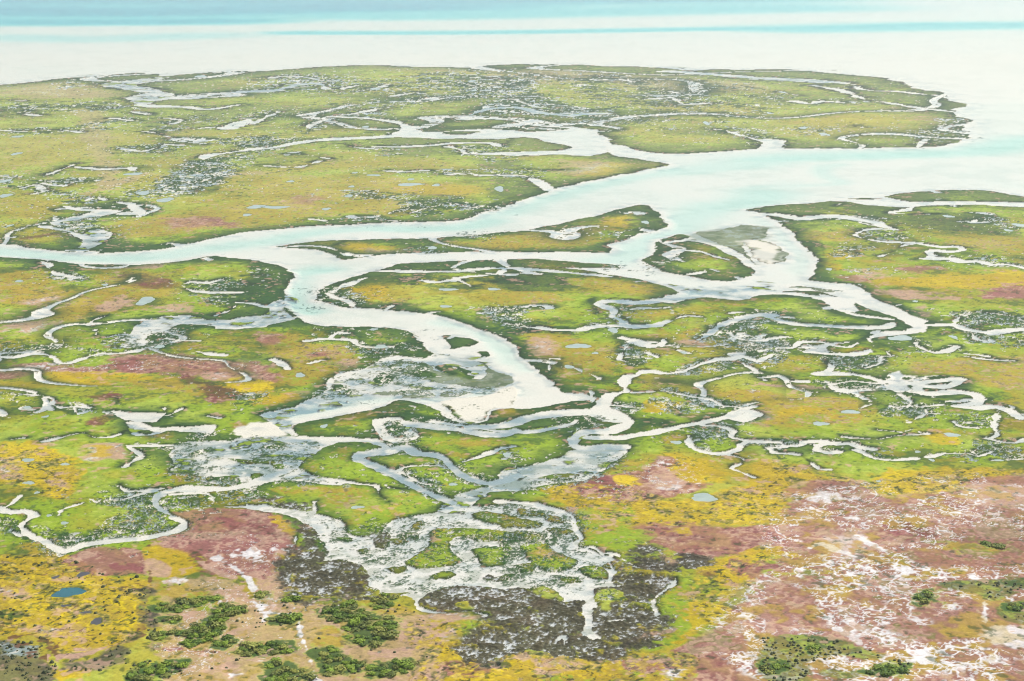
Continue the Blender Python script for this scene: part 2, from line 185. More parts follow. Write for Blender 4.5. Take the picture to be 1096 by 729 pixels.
C|220,844.9,5.8 228,836.1,6.5 238.2,836.1,5 238.4,826.9,4.5 229.3,822,6.3 222.7,825.5,6 218,822,3.9 217.9,811.6,3 210.4,801.5,3.5
C|210.4,801.5,7.8 218.9,801.5,7.8 226.3,801.5,5.6 227.3,791.7,5.4 236.7,794.9,6.2 241.1,785.2,6.3 249.5,785.2,6.5 257.5,772.7,5.5
C|198.8,877.6,0.7 197.6,865.9,1.5 202,862.1,2.3
C|209.9,1006,8.7 221.6,996.5,9.1 232.6,991.4,9.6 249.6,987.5,9.8 261.8,988.5,9.9 286.6,991.4,9.8 303.1,986.5,9.4 325.4,976.7,9.3
C|227.5,950.2,3.6 231.9,956.7,5.1 240.3,961.4,4.8 250.9,980.6,2.9
C|229,950.2,3.3 242.7,947.4,3.3 257.1,947.4,3.3
C|267.1,916.4,1.6 272.5,923.3,1.2 280.3,945.6,0.7
C|208.9,993.5,1.2 200,978.6,1.2
C|-70.4,769.6,6.1 -57.4,768.4,6.1 -43.2,766.5,6.1 -28,767.1,5.9 -10.5,775.8,5.9 0.9,775.8,6 13.2,770.8,5.8 30.6,763.5,5.6 47.6,754.5,5.5
C|-3.3,774.5,2.1 -7.9,760.5,3.4 -21.7,754.5,4.5 -27.4,751.6,4.4
C|-27.4,751.6,2 -23.7,742.8,1.9 -19.4,731.5,1.8
W|-44.3,745.7 -35.1,744 -26.2,749.8 -27.1,742.8 -37.2,738.8
W|-86,720.5 -82.8,731.5 -78.1,741.1 -72.3,751.6 -68.8,751.6 -76.9,728.7 -82.1,715.1
C|-84.9,715.7,2.8 -81.3,707.8,3.4 -73.9,698.5,3.1 -69.3,684.9,2.2
C|-55.3,680.5,1.6 -52.8,689.9,1.6
C|-9.3,684.9,0.6 -8.6,668.1,0.7 -10,658.8,1.3 -15.1,661.1,2
C|-82.5,622,2.8 -76.1,624.9,2.9 -64.4,623.3,2.1 -60.6,613.9,2 -53.6,609.9,2.7 -48.1,611.9,2.8
C|-91.4,590.8,1.9 -85.6,581.6,1.6 -83.9,576.2,1.2
C|-77,585.2,1.2 -73.9,589.7,1.4 -70.4,590.8,1.6
W|-108.4,692.4 -103.8,705.2 -98.9,677.6 -91.5,661.1 -99.7,654.3 -108.3,645.4 -122.9,643.2 -124.1,649.8 -117.4,663.4 -106.1,670.5
C|-122.3,694.9,4.8 -115.5,692.4,4.3 -106.9,684.9,3.9 -100.4,691.4,4
C|-204.4,598.3,3.3 -198.2,596.4,3.3 -192.1,594.5,3 -188.3,600.2,3.1 -183.6,600.2,3.2 -177.9,596.4,2.2 -171.1,585.2,2.3 -168,587.1,2.6 -165.8,592.6,2.4 -160.4,600.2,3.1 -153.1,601,3.3 -148.3,604.1,3 -145.4,608,2.7
W|-155.8,632.4 -157.8,645.4 -154.8,658.8 -148.7,668.1 -138.4,668.1 -126.4,658.8 -107.2,663.4 -103.4,647.6 -120,645.4 -130.2,652 -140.3,652 -143,641 -147,632.4 -146.3,611.9 -157.2,609.9 -151.5,617.9 -161.1,626.2 -155.3,626.2
L|-150.4,630.3 -146.5,634.6 -142.2,628.2 -142.9,617.9 -145.7,617.9
C|-165.9,626.2,1.8 -160.7,632.4,2.1 -155.8,632.4,2.3
C|-139.8,626.2,1.6 -133.2,622,1.7 -126.4,622,1.8
C|-177.9,649.8,1.4 -178.2,658.8,1.9 -175.2,667.2,2.3
C|-172.6,641,0.6 -168.9,628.2,0.6
C|-123,604.1,1.2 -117.6,600.2,1.3 -111.7,598.3,1.3
C|-128.1,668.1,2.2 -123.6,677.6,1.8 -122.3,694.9,1.4
C|-172.5,541.1,2.2 -166.1,539.5,2 -160.2,534.8,1.3 -158.9,528.7,1.2 -154.3,524.2,1.8 -149.8,525.7,2.1 -145.3,524.2,2.1
C|-138.4,536.4,0.5 -135.8,528.7,0.5
W|-136.1,519.8 -128.4,518.4 -117.6,516.9 -119.8,508.9 -129.4,508.9
C|-102.5,514,1.1 -98,511.2,1.1
C|-121.6,516.9,1 -116.1,514,0.8 -113.1,522.8,0.7
W|-230.7,829 -232.6,850.8 -238.2,869.8 -239,885.6 -235.7,893.7 -227.3,881.6 -221.8,862.1 -221.7,843.4 -223.1,829
C|-224.7,825.5,5.7 -234.8,825.5,5.7
C|-238.2,869.8,2.9 -251.8,888,3.7 -269.3,902,4.4
C|-260.9,906.2,2.1 -265.8,919,4.3 -259.8,927.7,6.2 -250.3,945.6,6.2 -243.2,957.6,6.4
C|-276.5,978.6,3 -270.9,969,5 -260.9,964.2,7.2 -249.9,961.4,5.6 -253.2,945.6,3.7
C|-246.7,993.5,5.5 -240.3,988.5,3.8 -233.9,973.8,2 -224.8,950.2,4.2 -232.7,950.2,6.6
C|-238,801.5,2.1 -232.5,782.1,2.3 -223.7,763.5,4 -210,751.6,5.5
W|-240.4,794.9 -232.8,791.7 -227.7,782.1 -229.5,775.8 -224.6,766.5 -229,769.6
C|-155.9,734.3,1.9 -152.7,741.1,2.5 -144.4,738.8,3
C|-155.9,734.3,2.5 -149,722.1,3.7 -139.1,716.7,5.1 -125.9,716.7,5.3
C|-143.4,740,1.4 -138.2,748.6,1.4
C|-35.7,988.5,3.9 -24.8,973.8,4.7 -11.5,967,5.6
W|6.6,1123 13.3,1117 19.6,1092 27,1057 31.6,1052 21.9,1046 17.7,1081
W|-503.1,1960 -495,1999 -478.6,2031 -460.4,2072 -449.9,2080 -447.4,1999 -459.4,1960 -446.3,1916 -421.4,1880 -393.9,1830 -375.2,1766 -386.4,1721 -389.5,1678 -403.6,1707 -422.6,1766 -424.6,1797 -421.2,1830 -455,1880 -488.1,1923
W|-458.9,2051 -473.1,2159 -445,2072 -448.4,2031
C|-389.5,1678,10 -372.7,1659,13.6 -352.9,1659,16.6 -331.5,1651,12.3 -311.7,1624,9.6 -297,1651,9.6 -286.8,1678,8.8
C|-375.2,1766,25.6 -352.3,1757,19.1 -341.5,1797,15.5 -323,1830,20.8 -306.7,1846,23.1 -291.1,1863,26.9 -278.9,1863,30.7
C|-378.6,1599,7.2 -358.7,1574,7.2
C|-363.6,1515,7.8 -381.7,1533,7.8
C|-328.4,1418,4.9 -317.7,1409,3.8 -297.7,1374,3.6 -274.7,1352,4.5
C|-307.1,1418,4.8 -292.1,1429,4.5 -274.5,1449,4.2
W|-265.8,1449 -262.7,1481 -252.2,1526 -246.3,1503 -251.1,1439 -258.6,1433
C|-199.9,1299,8.5 -224.1,1258,8.9 -236.3,1242,6.5 -237.6,1220,3.2 -228.5,1190,4.5 -236.9,1169,4.2 -233.3,1143,2.1
C|-218.3,1136,3.5 -210.9,1123,3.1 -213.5,1092,2.6
C|-321.4,1169,5 -300.4,1156,5.5 -281.1,1163,3.9 -274.5,1149,2
C|-331.1,1123,1.9 -328.3,1156,1.9 -327,1190,1.8
C|-308.6,1853,26.5 -282.8,1846,18.7 -270.8,1898,10.5 -259,1960,18.2 -242.9,1972,18.2 -226.9,1934,6.8 -217.9,1880,3.6
C|-308.9,2051,7.6 -298.1,2093,11.8 -264.3,2072,11 -247,2031,5.9
C|-233.6,1599,3.1 -238.2,1550,2.9 -241.2,1481,2.6
C|-184.1,1449,2 -183.6,1481,2.4 -175.6,1550,4.8 -153.6,1586,5.8 -138.5,1632,4.9
C|-175.6,1550,14.3 -154.1,1542,13.3 -129.7,1526,10.1 -109.3,1497,6.5 -98.6,1470,5.9 -86.4,1449,6.7
C|-101,1379,17.6 -120.5,1366,18.6 -140.4,1361,18.4 -168.8,1343,14.8 -185.3,1316,10.9 -195.4,1291,12.8 -209.6,1282,16.1
C|-52.3,1299,5.6 -39.8,1274,4.2 -35.4,1250,7 -24.1,1250,11.1 2.2,1258,11
C|-110.8,1299,6.1 -91.3,1299,6 -68.3,1307,5.4 -47.4,1325,5.7 -17.5,1325,4.2 -9.4,1299,2.2
C|-45.2,1526,5.1 -37.5,1586,7.1 -21.6,1637,16.3 1.9,1651,20.4 12.7,1637,13.7 31.2,1586,14.5 58.8,1562,15.9 66.3,1574,17.3 88.1,1586,21.6
C|-45.2,1526,14.2 -20.2,1533,12.8 1.8,1515,8.8 20.2,1470,8.8 52.5,1449,11.5
C|-182.1,1176,3.4 -168.8,1169,3.5 -156.4,1169,2.7 -146.5,1205,1.7
C|177.5,1678,6.5 209.9,1698,6.5
C|193.9,1409,4.7 200.3,1379,4.9 213.1,1334,4.9 218.5,1313,4.8
C|8.5,1156,4.3 20.6,1149,4.5 34.5,1152,4.8
C|-5.3,1123,9.2 6.6,1123,6.7 14.8,1104,3.8 24.1,1074,3.3
C|213.5,2182,40.5 229.2,2178,32.6 245.6,2150,26 273,2115,27.1 299.5,2080,27 320.4,2055,27.1
W|324.4,2080 352.5,2063 384.7,2039 411.4,1991 403.6,1953 374.4,1983 342.9,2007 315.5,2022 305.9,2039
C|364.5,1945,11.4 379.1,1887,9.5 384.8,1820,6.7 385.5,1736,9.3 399.5,1707,11.4 413.3,1659,10.9 429.2,1624,12.4 448.1,1596,13.1
C|415.2,1953,2.3 410,1887,4.5 418.8,1863,9.1 444.1,1853,9.3 461.8,1813,8.3 479.2,1797,9.5
W|214.1,1361 224.9,1352 228.9,1334 218.9,1279 200.8,1274
W|326.2,1286 339.1,1330 352.6,1352 339.4,1307
C|75.3,485,2.2 79.6,483.2,2.3 84.4,484.5,1.9 86.5,479.4,1.9 81.1,478.2,1.7 81.8,473.2,1.7 88.8,470.8,2.2
C|83.7,480.7,2 90.5,480.7,1.7 93.5,484.5,1.7 99.7,485,2.1
C|103.1,483.2,2.7 97.4,481.2,1.9 95.6,475.7,1.8 98.8,473,2.4 101.5,474.4,2.4
C|102.9,481.9,1.8 107.5,482.5,1.6 109.1,479.4,1.5 113.1,476.9,1.7
C|108.3,475.7,1.2 110.3,470.8,1.3 112.4,467.1,1.5 117.2,465.5,1.7 124.3,467.6,1.7
C|88.8,470.8,0.5 91.2,463.6,0.5 92.8,456.6,0.7 96.3,455.9,0.8
C|106.7,489.7,1.2 116.9,487.1,1.1 123.9,491,1.1 130.4,492.3,1.2 134.6,493.6,1.2
C|128.2,468.3,1.2 134.3,472,1.2 141.7,472,1.2 144,469.5,1.1 149.9,474.4,1 148.3,479.4,0.9
C|152.4,488.4,2.2 155.9,484.5,2.4 160,483.2,2.3 165,487.1,2.1
C|146.8,507.3,1.3 147.7,501.7,1.7 152.6,499.8,2.2
C|164,517.2,1.1 159.1,503.1,1.1 157,492.3,1.4 152.4,487.1,1.7
C|152.8,479.4,1 155.5,473.2,0.8 155.4,468.3,0.7
C|169.9,523.1,1.4 170.9,512.1,2 174.3,511.5,2.6
C|128.3,496.3,0.8 132.1,499,0.7 132.6,495,0.5
C|119.2,497.7,0.7 126.4,495,0.7
C|127.5,520.1,0.4 127.3,515.8,0.7 129.4,514.3,1
C|144.4,469.5,0.5 143.9,474.4,0.6 147.6,476.9,0.8
C|157.7,467.1,0.9 153.2,465.9,0.9 147,464.7,0.9
C|131.4,505.9,1 139.4,515.8,1.3 144.5,516.7,1.6
C|130.4,525.7,1.5 134.6,522.8,1.1 138.5,531.8,0.8 137.4,541.1,0.9
C|129.8,522.8,1.2 135.4,525.7,1.3 141.9,525.7,1.3 148.3,528.1,1.3
C|141.6,524.2,0.6 140.1,515.5,0.6
C|114.6,554,1.4 124.2,559,1.4 132.2,555.6,1.5
C|175.5,596.4,1.6 184,590.8,1.6 191.7,588.9,1.7
C|146.8,596.4,0.7 146.8,604.1,0.7
C|183.8,596.4,1.6 177.5,600.2,1.6
C|-36.9,442.1,0.5 -35.3,438.8,0.6 -30.3,437.8,0.8
C|-2.4,479.4,0.4 -0.1,469.5,0.6 -2.3,467.1,0.7
C|-160.1,487.1,0.7 -156.7,488.4,0.7
C|-167.9,525.7,0.4 -167.4,522.8,0.7 -163.5,521.9,1.1
C|-147.8,518.4,0.5 -150.2,524.2,0.7 -149,528.7,0.8 -144.5,522.8,0.8
C|-180.9,541.1,0.9 -172.5,541.1,0.9
C|170.9,818.5,2 179.9,825.5,1.4 180.2,815,0.9
C|14.2,541.1,0.4 13.5,547.5,0.4 12.9,555.6,0.4 14.1,570.9,0.4
C|55.7,684.9,1.7 63.9,682.5,1.7
C|67.9,658.8,0.8 75,668.1,1 80.9,665.8,1.2
C|-73.6,628.2,0.7 -71.6,636.7,1.1 -67.4,634.6,1.4
C|-203,1846,3.2 -194.1,1923,5.8 -186.6,1934,8.5
C|-170.3,1880,5.9 -156.3,1916,4.3 -153.5,1953,2.6
C|-135,1782,4.2 -121.1,1813,4.2 -106.8,1846,4.2
C|-54.7,1953,4.5 -36.6,1916,5 -14,1953,5.5
C|-96.1,1751,4.9 -76.5,1782,4 -59.1,1736,3
C|-27.2,2072,3.5 -8.4,2010,3.5
C|-139.9,1316,2.9 -125.6,1291,4.1 -109.4,1282,5.4
C|-168.8,1250,2.9 -153.8,1235,2.7 -140.9,1220,2.6
C|-505.3,1651,1.9 -493.7,1624,1.6 -484.7,1586,3 -463.3,1562,4.7
C|-438.5,1664,4.4 -419.4,1637,5.6 -410.4,1651,6.8
C|-332.3,1538,3.4 -313.8,1515,2.6 -315.9,1481,1.9
C|-457.8,1425,5 -428.6,1413,4.8 -407.7,1429,4.4 -381,1409,4.1
C|-547.5,1736,7.1 -529.3,1727,7.1
C|-313,1282,4.2 -293.9,1266,3.4 -285.5,1316,3.8 -271.9,1307,5.2
C|-8.9,1916,4.4 8.4,1972,4.4
C|2.3,1751,2.9 22,1664,4.1 45.8,1624,5.3
C|153.7,1751,6.8 176.1,1766,4.2 179,1692,1.5
C|114.7,2093,6 136.8,2051,4.8 150.6,1991,3.5
C|173.3,1449,3.5 185.9,1429,3.5
C|183.9,1846,3.7 204.1,1782,3.7
C|302.7,1721,5.8 315.4,1692,5.5 336.1,1721,6.8 351.1,1707,8.3
C|305,1846,4.2 321.2,1797,4.2
C|314.5,1470,2.4 318.8,1449,2.4
C|351.7,1389,4.1 369.2,1409,4.1
C|-328.3,1057,2.3 -323.8,1075,1.6 -309.1,1041,1.6 -312.3,1030,2.2
C|-320.6,1081,3.3 -304.3,1069,2.5 -300.8,1105,1.8
C|-270.2,988.5,1.4 -269,1019,1.5 -259,1004,1.6
C|-281.5,862.1,2.6 -274.8,865.9,2.6
C|-222.2,1086,1.7 -209.6,1063,1.4 -209.5,1030,1.1
C|-119.4,927.7,2.9 -110.5,923.3,2.9
C|-88.9,932.1,2.8 -77,925,2.9 -68.3,921.6,3
C|-91.3,1147,4.6 -77.2,1143,4.5 -63.8,1149,4.4
C|-44,1130,4.2 -32.2,1136,3.7 -21.7,1123,3.8 -8.2,1126,4.6
C|-61.7,950.2,1.7 -54.1,969,2 -47.2,978.6,2.3
C|-96.6,836.1,1.3 -91.8,850.8,1.3
B f|103.2,884.7 145.2,897.4 122.2,776.5 125.1,842.7 114.6,842.7 102.2,848.4
B s|-82.1,523.1 -89.8,500.4 -95.2,487.1 -129.6,503.1 -121.2,487.1 -109.9,484.5 -101.9,453.1 -87.8,446.4 -73.3,444.2 -53.3,453.1 -48.8,481.9 -68.8,489.7 -72,508.7
B s|-65.5,555.6 -54.9,581.6 -50.4,592.6 -33.8,592.6 -22.3,604.1 -11.8,596.4 0.2,557.3 -7.5,544.3 -24,534.8 -40.8,536.4 -56.5,525.7 -75.4,514 -86.8,509.8 -88.9,522.8 -66.5,541.1
B s|-87.8,487.1 -58.1,488.4 -37.2,485.8 -36.5,475.7 -38.3,460 -27,439.9 -31,437.8 -51.8,464.7 -55.6,446.4 -69.4,444.2 -79.5,437.8
B s|-37.1,484.5 -19.1,469.5 -6.9,444.2 0.6,455.4 0.5,435.7 -10.7,426.4 -13.8,417.4 -20.3,415.5 -27.6,437.8 -19.9,435.7 -16.7,444.2 -25.6,467.1 -34.8,472
B s|-37.3,508.7 0.6,500.4 0.6,489.7 -14.5,489.7 -35,499
B s|-4.1,511.5 21.8,520.1 28.6,495 35.9,476.9 28.8,457.7 2,434.6 -3.5,433.6
B s|-164,663.4 -139.3,672.8 -106.5,668.1 -102.7,643.2 -134.4,647.6 -146.1,628.2 -149.2,608 -157.6,611.9
B s|-118.8,697.5 -103.1,707.8 -97.2,672.8 -91.2,658.8 -108,643.2
B s|-275.7,914.7 -253.8,959.5 -242.2,959.5 -220.2,858.3 -219.7,825.5 -233.2,829 -237.9,865.9
B s|-542.8,2093 -454.1,2115 -366.8,1751 -293.7,1880 -283.5,1813 -368.9,1736 -380.8,1651 -419,1751
B s|38.9,726.6 96.8,726.6 93.8,702.6 71.2,692.4 66.2,641 44.4,641 36.6,682.5
B s|108.4,677.6 149.2,649.8 147.3,641 105.8,661.1
B s|73.9,622 85.6,654.3 110.7,675.2 112.3,663.4 93.7,654.3 78.5,620
B s|-3.7,782.1 60.8,751.6 85.9,728.7 120.7,740 115.7,704.6 83.5,707.2 59.3,731.5 -3.7,763.5
B s|-114.8,401.4 -101.1,400.5 -100.1,396.1 -109.5,393.4
B s|217.1,2255 342.8,2159 316.5,1991 236.7,2072
B s|329.6,2115 419.4,2031 396.1,1916 310.7,1991
B s|-105.6,437.8 -99.8,436.7 -94,415.5 -98.4,417.4
B s|-304.8,1830 -316.6,2072 -239.6,2072 -214,1846
B s|-47.2,1515 -22.1,1678 94.3,1611 90.1,1538 -20.9,1586
B w|-60.5,402.6 -36.8,399 -33.1,415.8 19,425.1 18.7,388.7 40,370.8 31.5,326 -10.9,323.1 -22.6,352.1 -53.7,354.9
B w|-75.6,426.4 -54.8,428.4 -42.7,401.4 -34.8,398.7 -43.2,393.4 -57.9,409.8
B w|-34.2,407 -25.7,417.4 0.5,424.3 0.5,393.4 -33.1,393.4
DL 1.1|-130,858.3,19.7 -136.2,852.3,19.4 -152.9,839.7,18.9 -169.7,827.6,18.4 -179.7,815,17.8 -202,804.2,17.4 -234.7,811.6,17.7 -269.4,823.4,18.2 -310.3,832.5,18.6
DL 1.3|-148.5,849.3,14.8 -141,850.8,14.9 -134.1,856.8,15.1 -124.2,869.8,15.5 -106.4,888,16.2 -80.4,899.5,16.6 -52.9,896.2,16.5 -25.9,906.2,16.8 -12.4,927.7,17.6
DL 1.0|-13.1,945.6,20.1 -4.5,954.8,20.5 13.5,1004,22.5 34.6,1046,24.4 57.1,1084,26.1 79,1117,27.7 116.5,1156,29.6
DL 0.8|104.2,1136,33.8 137.8,1160,35.2 165.5,1183,36.6 193,1205,37.9
DL 1.2|192,1217,35.7 231.9,1235,36.7 290.4,1247,37.4 342.1,1258,38.1 371.7,1269,38.7 399.7,1299,40.5 445.8,1352,43.8
DL 0.7|245.7,1183,12.7 231.9,1176,12.5 222.8,1143,11.8 222.6,1111,11.2 227.8,1086,10.7 202.6,1074,10.5 169.3,1069,10.4 150.8,1051,10.1
DL 1.1|49.8,798.2,19.8 57.6,804.9,20.1 67.4,836.1,21.6 87.6,888,24.3 110.3,945.6,27.4 129.4,983.5,29.5 145,988.5,29.8 166.7,1035,32.6
DL 1.5|-93.5,775.8,13.7 -103.8,763.5,13.3 -105.5,745.7,12.7 -103.3,717.8,11.8 -100.5,696.9,11.2
DL 1.5|-103.6,732.2,13.4 -102.7,713.1,12.8 -96.7,692.4,12.1 -88.7,680,11.7
DL 1.0|-29.2,656.6,9.1 -20.9,652,9 -12.7,641,8.7 -6.6,622,8.2 -2.6,604.1,7.8 0.7,588.9,7.4
DL 1.0|-5,628.2,9.2 -1.1,611.9,8.7 1.7,596.4,8.3 7.1,578,7.9
DL 0.8|-0.7,544.3,7.7 -15.8,537.9,7.5 -32.6,537.9,7.5 -53.1,533.3,7.4 -64.6,525.1,7.2 -75.8,516.9,7 -86.8,509.8,6.8 -92.4,505.6,6.7
DL 0.5|152.7,923.3,22.7 155.4,889.7,21.1 155.4,850.8,19.4 154.1,815,17.8 147,769.6,16
DL 0.4|188.5,1086,19.1 160.1,1009,16.5 143.5,998.5,16.2
DL 0.7|77.6,713.1,6.4 84.6,717.4,6.5
DL 1.98|-2469,5054,768.4 -1510,4782,688.3 -1059,4616,641.7 -807.9,4869,713.6 -439.1,5152,798.3
DL 1.76|-2013,4115,319.3 -1492,3991,300.5 -1243,3931,291.8 -1017,3931,291.8 -766.8,3991,300.5
DL 1.54|-2844,5829,765.1 -1167,5829,765.1 -420.2,5704,732.9 533,6096,836.3
DL 0.77|-766.3,4460,449.7 -318.5,4315,421.1 31.4,4537,465.1 733.6,5054,576.3
DL 1.10|-439.7,3336,101.2 -150.4,3336,101.2 102.2,3401,105.1 410.1,3514,112.1 733.9,3610,118.3 982.2,3764,128.5 1200,3764,128.5 1905,3874,136
DL 0.88|613.1,3514,233.6 955.3,3660,253.2 1183,3711,260.2 1851,3764,267.6
DL .3|-994.7,3138,186.7 -794.5,3065,178.2 -628.3,3214,195.8
Z k|-611.8,1916 -561.2,1991 -446.9,1846 -429.5,1751 -494.7,1751 -569.6,1782
Z o|-440.7,1370 -384.2,1389 -334.5,1409 -224.5,1429 -215.5,1370 -294.9,1361 -328.9,1316 -312.9,1235 -334.5,1205 -362.3,1176 -380,1176
Z o|-287.4,1205 -265.1,1220 -239.8,1282 -221.9,1291 -235.8,1220 -253.1,1163 -274.5,1149
Z o|-385,1953 -319.9,2051 -299.2,1916 -348.6,1880
Z G|-453.4,1934 -446.7,2051 -424.4,2123 -381.7,2169 -329,2182 -319,2115 -352.6,2072 -384.2,2010 -389.3,1916 -380.9,1846 -408.4,1846 -436.6,1898
Z G|-386.4,1721 -370.8,1745 -345.3,1721 -341.9,1678 -365.2,1670
Z G|-442.1,1678 -397,1678 -389.4,1624 -421.3,1617
Z G|-359.1,1515 -343.5,1526 -314,1586 -297.2,1624 -273.5,1599 -263.3,1538 -295.7,1515 -318.1,1470 -309.2,1409 -328.4,1418
Z G|-390.2,2010 -296.4,1898 -291.1,1863 -328.7,1846 -363.4,1813
Z G|-157.2,1624 -127.1,1611 -93.9,1538 -47.5,1526 -73.3,1492 -84.2,1449 -109,1492 -146.7,1538
Z G|-115.2,1352 1.6,1352 1.5,1316 -45.1,1316 -47.9,1235 -98.1,1235 -109.4,1282
Z G|-236.1,1449 -188.9,1470 -182.8,1439 -232.2,1425
Z G|-38.4,1227 1.4,1205 1.4,1163 -19.2,1176
Z G|-169.2,1533 -132.3,1503 -107.4,1470 -108.7,1429 -151.5,1470
Z G|-272.6,1678 -195.8,1664 -162.1,1624 -186.8,1586 -264,1624
Z o|-190.1,1429 -146,1460 -125.9,1429 -163,1379 -195.6,1361
Z o|-184.3,1123 -161,1205 -126.3,1220 -56.5,1220 -37.3,1190 -53.4,1149 -120.5,1163 -152.1,1136 -168.6,1086
Z k|-187.5,2305 -76.7,2265 -28.9,2206 67.9,2159 33.1,1991 -60.4,2159 -159.9,2206
Z k|-10.3,2206 55.9,2230 149.7,2150 312.3,1972 292.8,1846 200.4,1846 156.4,1846 109.2,1991 50,1991 -9.8,2115
Z o|73.9,1846 143.6,1692 209.3,1692 262.4,1651 250.4,1574 202.8,1562 146.5,1611 112.4,1678
Z G|33.8,2305 92.7,2326 192.4,2280 213.5,2182 184.3,2182 89.5,2245
Z G|79,1515 121.6,1538 137.9,1515 81.1,1470
Z G|104.4,1316 154.8,1307 151.9,1282 112,1266
Z G|141.1,1409 198.7,1429 191.3,1389 143.4,1389
Z G|241.5,2115 286,2072 318.4,2010 314.1,1983 263.3,2039
Z G|243.5,1721 282.7,1782 268.9,1692
Z o|133.3,1370 168,1352 168.7,1325 134.7,1343
Z o|97.4,1449 126,1429 125.1,1370 107.9,1361
Z k|39.6,1205 84,1190 88.1,1149 48.9,1123
Z y|84,1190 112,1183 98.5,1149 61.4,1104 44.1,1086
Z G|55.8,1242 96.4,1212 102.5,1198 70.9,1212
Z G|359.5,1934 401.6,1972 468.5,1797 443.1,1659 416.4,1692 398.1,1782 386.2,1880
Z G|276.2,1766 328.9,1766 381,1727 320.4,1678 267.1,1707
Z G|228.5,1325 333.7,1316 325.4,1291 221.9,1286
Z G|340.3,1991 399.8,1934 391,1863 364.3,1960
Z y|263.3,1492 314.9,1562 370.9,1562 378.1,1515 349.2,1449 318.9,1470 288.4,1449
Z o|240.7,1449 363,1470 351.7,1389 273.5,1352 236.1,1370
Z r|370,1664 414.5,1586 411.4,1470 380.8,1389 396.3,1515 387.3,1611
Z o|-241.8,923.3 -206.3,941.1 -174.8,1009 -177.7,1123 -143.1,897.8 -168.4,889.7 -216.8,865.9 -232.7,897.8
Z o|-327.4,1009 -284.9,998.5 -271.3,959.5 -272.6,923.3 -303.4,932.1
Z G|-253.9,885.6 -239.6,877.6 -232.6,836.1 -239.7,843.4
Z G|-243,1069 -231.3,1123 -217.5,1105 -221.3,1057 -229.3,1035
Z G|-259.2,998.5 -243.2,1014 -240.3,988.5 -236.4,959.5 -245.7,950.2
Z G|-222.2,825.5 -214.8,847.1 -188.3,843.4 -187.7,829 -207.9,818.5
Z G|-279.1,854.5 -260.2,843.4 -266.8,839.7
Z r|-209.1,914.7 -203.5,927.7 -194,936.6 -179.8,936.6 -166.1,923.3 -159.7,902 -174.1,891.3 -189,897.8 -199.8,910.4
Z R|-181.8,932.1 -169.7,927.7 -161.8,906.2 -172.3,896.2
Z o|-248.7,757.5 -231.3,769.6 -216,740 -218.7,703 -231.6,703
Z o|-202.3,775.8 -171.1,763.5 -154.8,717.8 -156.1,703 -177.7,703 -191.9,734.3
Z b|-186.1,757.5 -168.6,751.6 -161.5,728.7 -178.4,734.3
Z k|-205,782.1 -188.7,778.9 -173.8,787.2 -182.6,772.7
Z G|-232.5,788.5 -221.4,785.2 -214.4,763.5 -205,745.7 -222.6,763.5
Z G|-245.9,794.9 -239.1,788.5 -240.5,772.7
Z G|-151.4,734.3 -136.4,751.6 -121.6,757.5 -109.8,696.9 -137.6,696.9 -127.9,715.1 -140.3,723.2
Z o|-178.5,1086 -150.5,1123 -88.5,1111 -22.2,1063 -19.8,1019 -69.1,1019 -61.1,941.1 -112.5,941.1 -147.2,889.7
Z r|-140,1019 -124.9,1009 -124,988.5 -134.4,988.5
Z y|-80.1,1086 -23.7,1057 -20,1030 -60.5,1030
Z G|-69.4,1024 -44.4,1019 -28.7,1009 -19,978.6 -15.7,959.5 -26.9,941.1 -49.3,932.1 -63.1,927.7 -54.1,969 -67.7,998.5
Z g|-47.7,959.5 -38.1,973.8 -27.2,954.8 -29.4,932.1 -43.8,936.6
Z G|-14,1052 -6.2,1075 1.3,1063 8,1019 1.2,988.5 -13.6,1019
Z G|-132.6,798.2 -116.5,778.9 -108.4,763.5 -106,728.7 -102.4,691.8 -115.7,691.8
Z y|-116.2,839.7 -89.5,854.5 -56.6,829 -65.7,815 -87,804.9 -103.4,829
Z G|-89.9,858.3 -45.5,858.3 -48.7,822 -57.1,836.1
Z k|-74.3,829 -53.7,822 -55.7,815 -72.8,811.6
Z o|-37,843.4 -11.5,858.3 15.1,889.7 57.2,914.7 74.5,959.5 55.7,889.7 24.6,843.4 -11.1,829
Z G|-62.4,772.7 -58.6,785.2 -34.9,793.6 1,798.2 0.9,778.3 -31.7,772.7
Z G|-88.1,728.7 -80.4,763.5 -64,763.5 -45,757.5 -43.7,734.3 -59.5,734.3 -75.8,717.8 -75.3,691.8 -88.6,691.8
Z y|-76.3,723.2 -68.5,734.3 -61.3,728.7 -60.8,696.9 -73.7,696.9
Z G|-39.2,734.3 -14.4,734.3 -16.4,720.5 -34.1,720.5
Z G|-68.2,757.5 -10.1,751.6 1.4,757.5 0.9,740 -44.5,748.6
Z G|-5.3,1123 9.7,1099 20.5,1052 13.7,1024 -4.8,1019
Z o|-4.2,873.7 37.3,914.7 49.9,889.7 50.8,858.3 40.3,829 21.5,836.1 -4,836.1
Z y|57.8,932.1 71.1,959.5 66.1,889.7 57.5,881.6
Z G|78.4,978.6 86.4,969 84.6,914.7 90.4,903.7 79.6,889.7 69.4,897.8 75.5,941.1
Z G|43.9,825.5 52.3,839.7 56.5,825.5 50.7,813.7
Z G|78.9,850.8 85.2,836.1 89.2,801.5 81.1,769.6 72.8,782.1
Z o|71.5,794.9 81.1,769.6 94.2,751.6 104.9,745.7 114.3,763.5 101.5,763.5 85.1,763.5
Z G|-4.9,769.6 31.3,760.5 32,723.2 7.6,717.8 -4.7,734.3
Z o|30.7,745.7 59.9,740 73.9,720.5 62.2,712.5 40.6,717.8
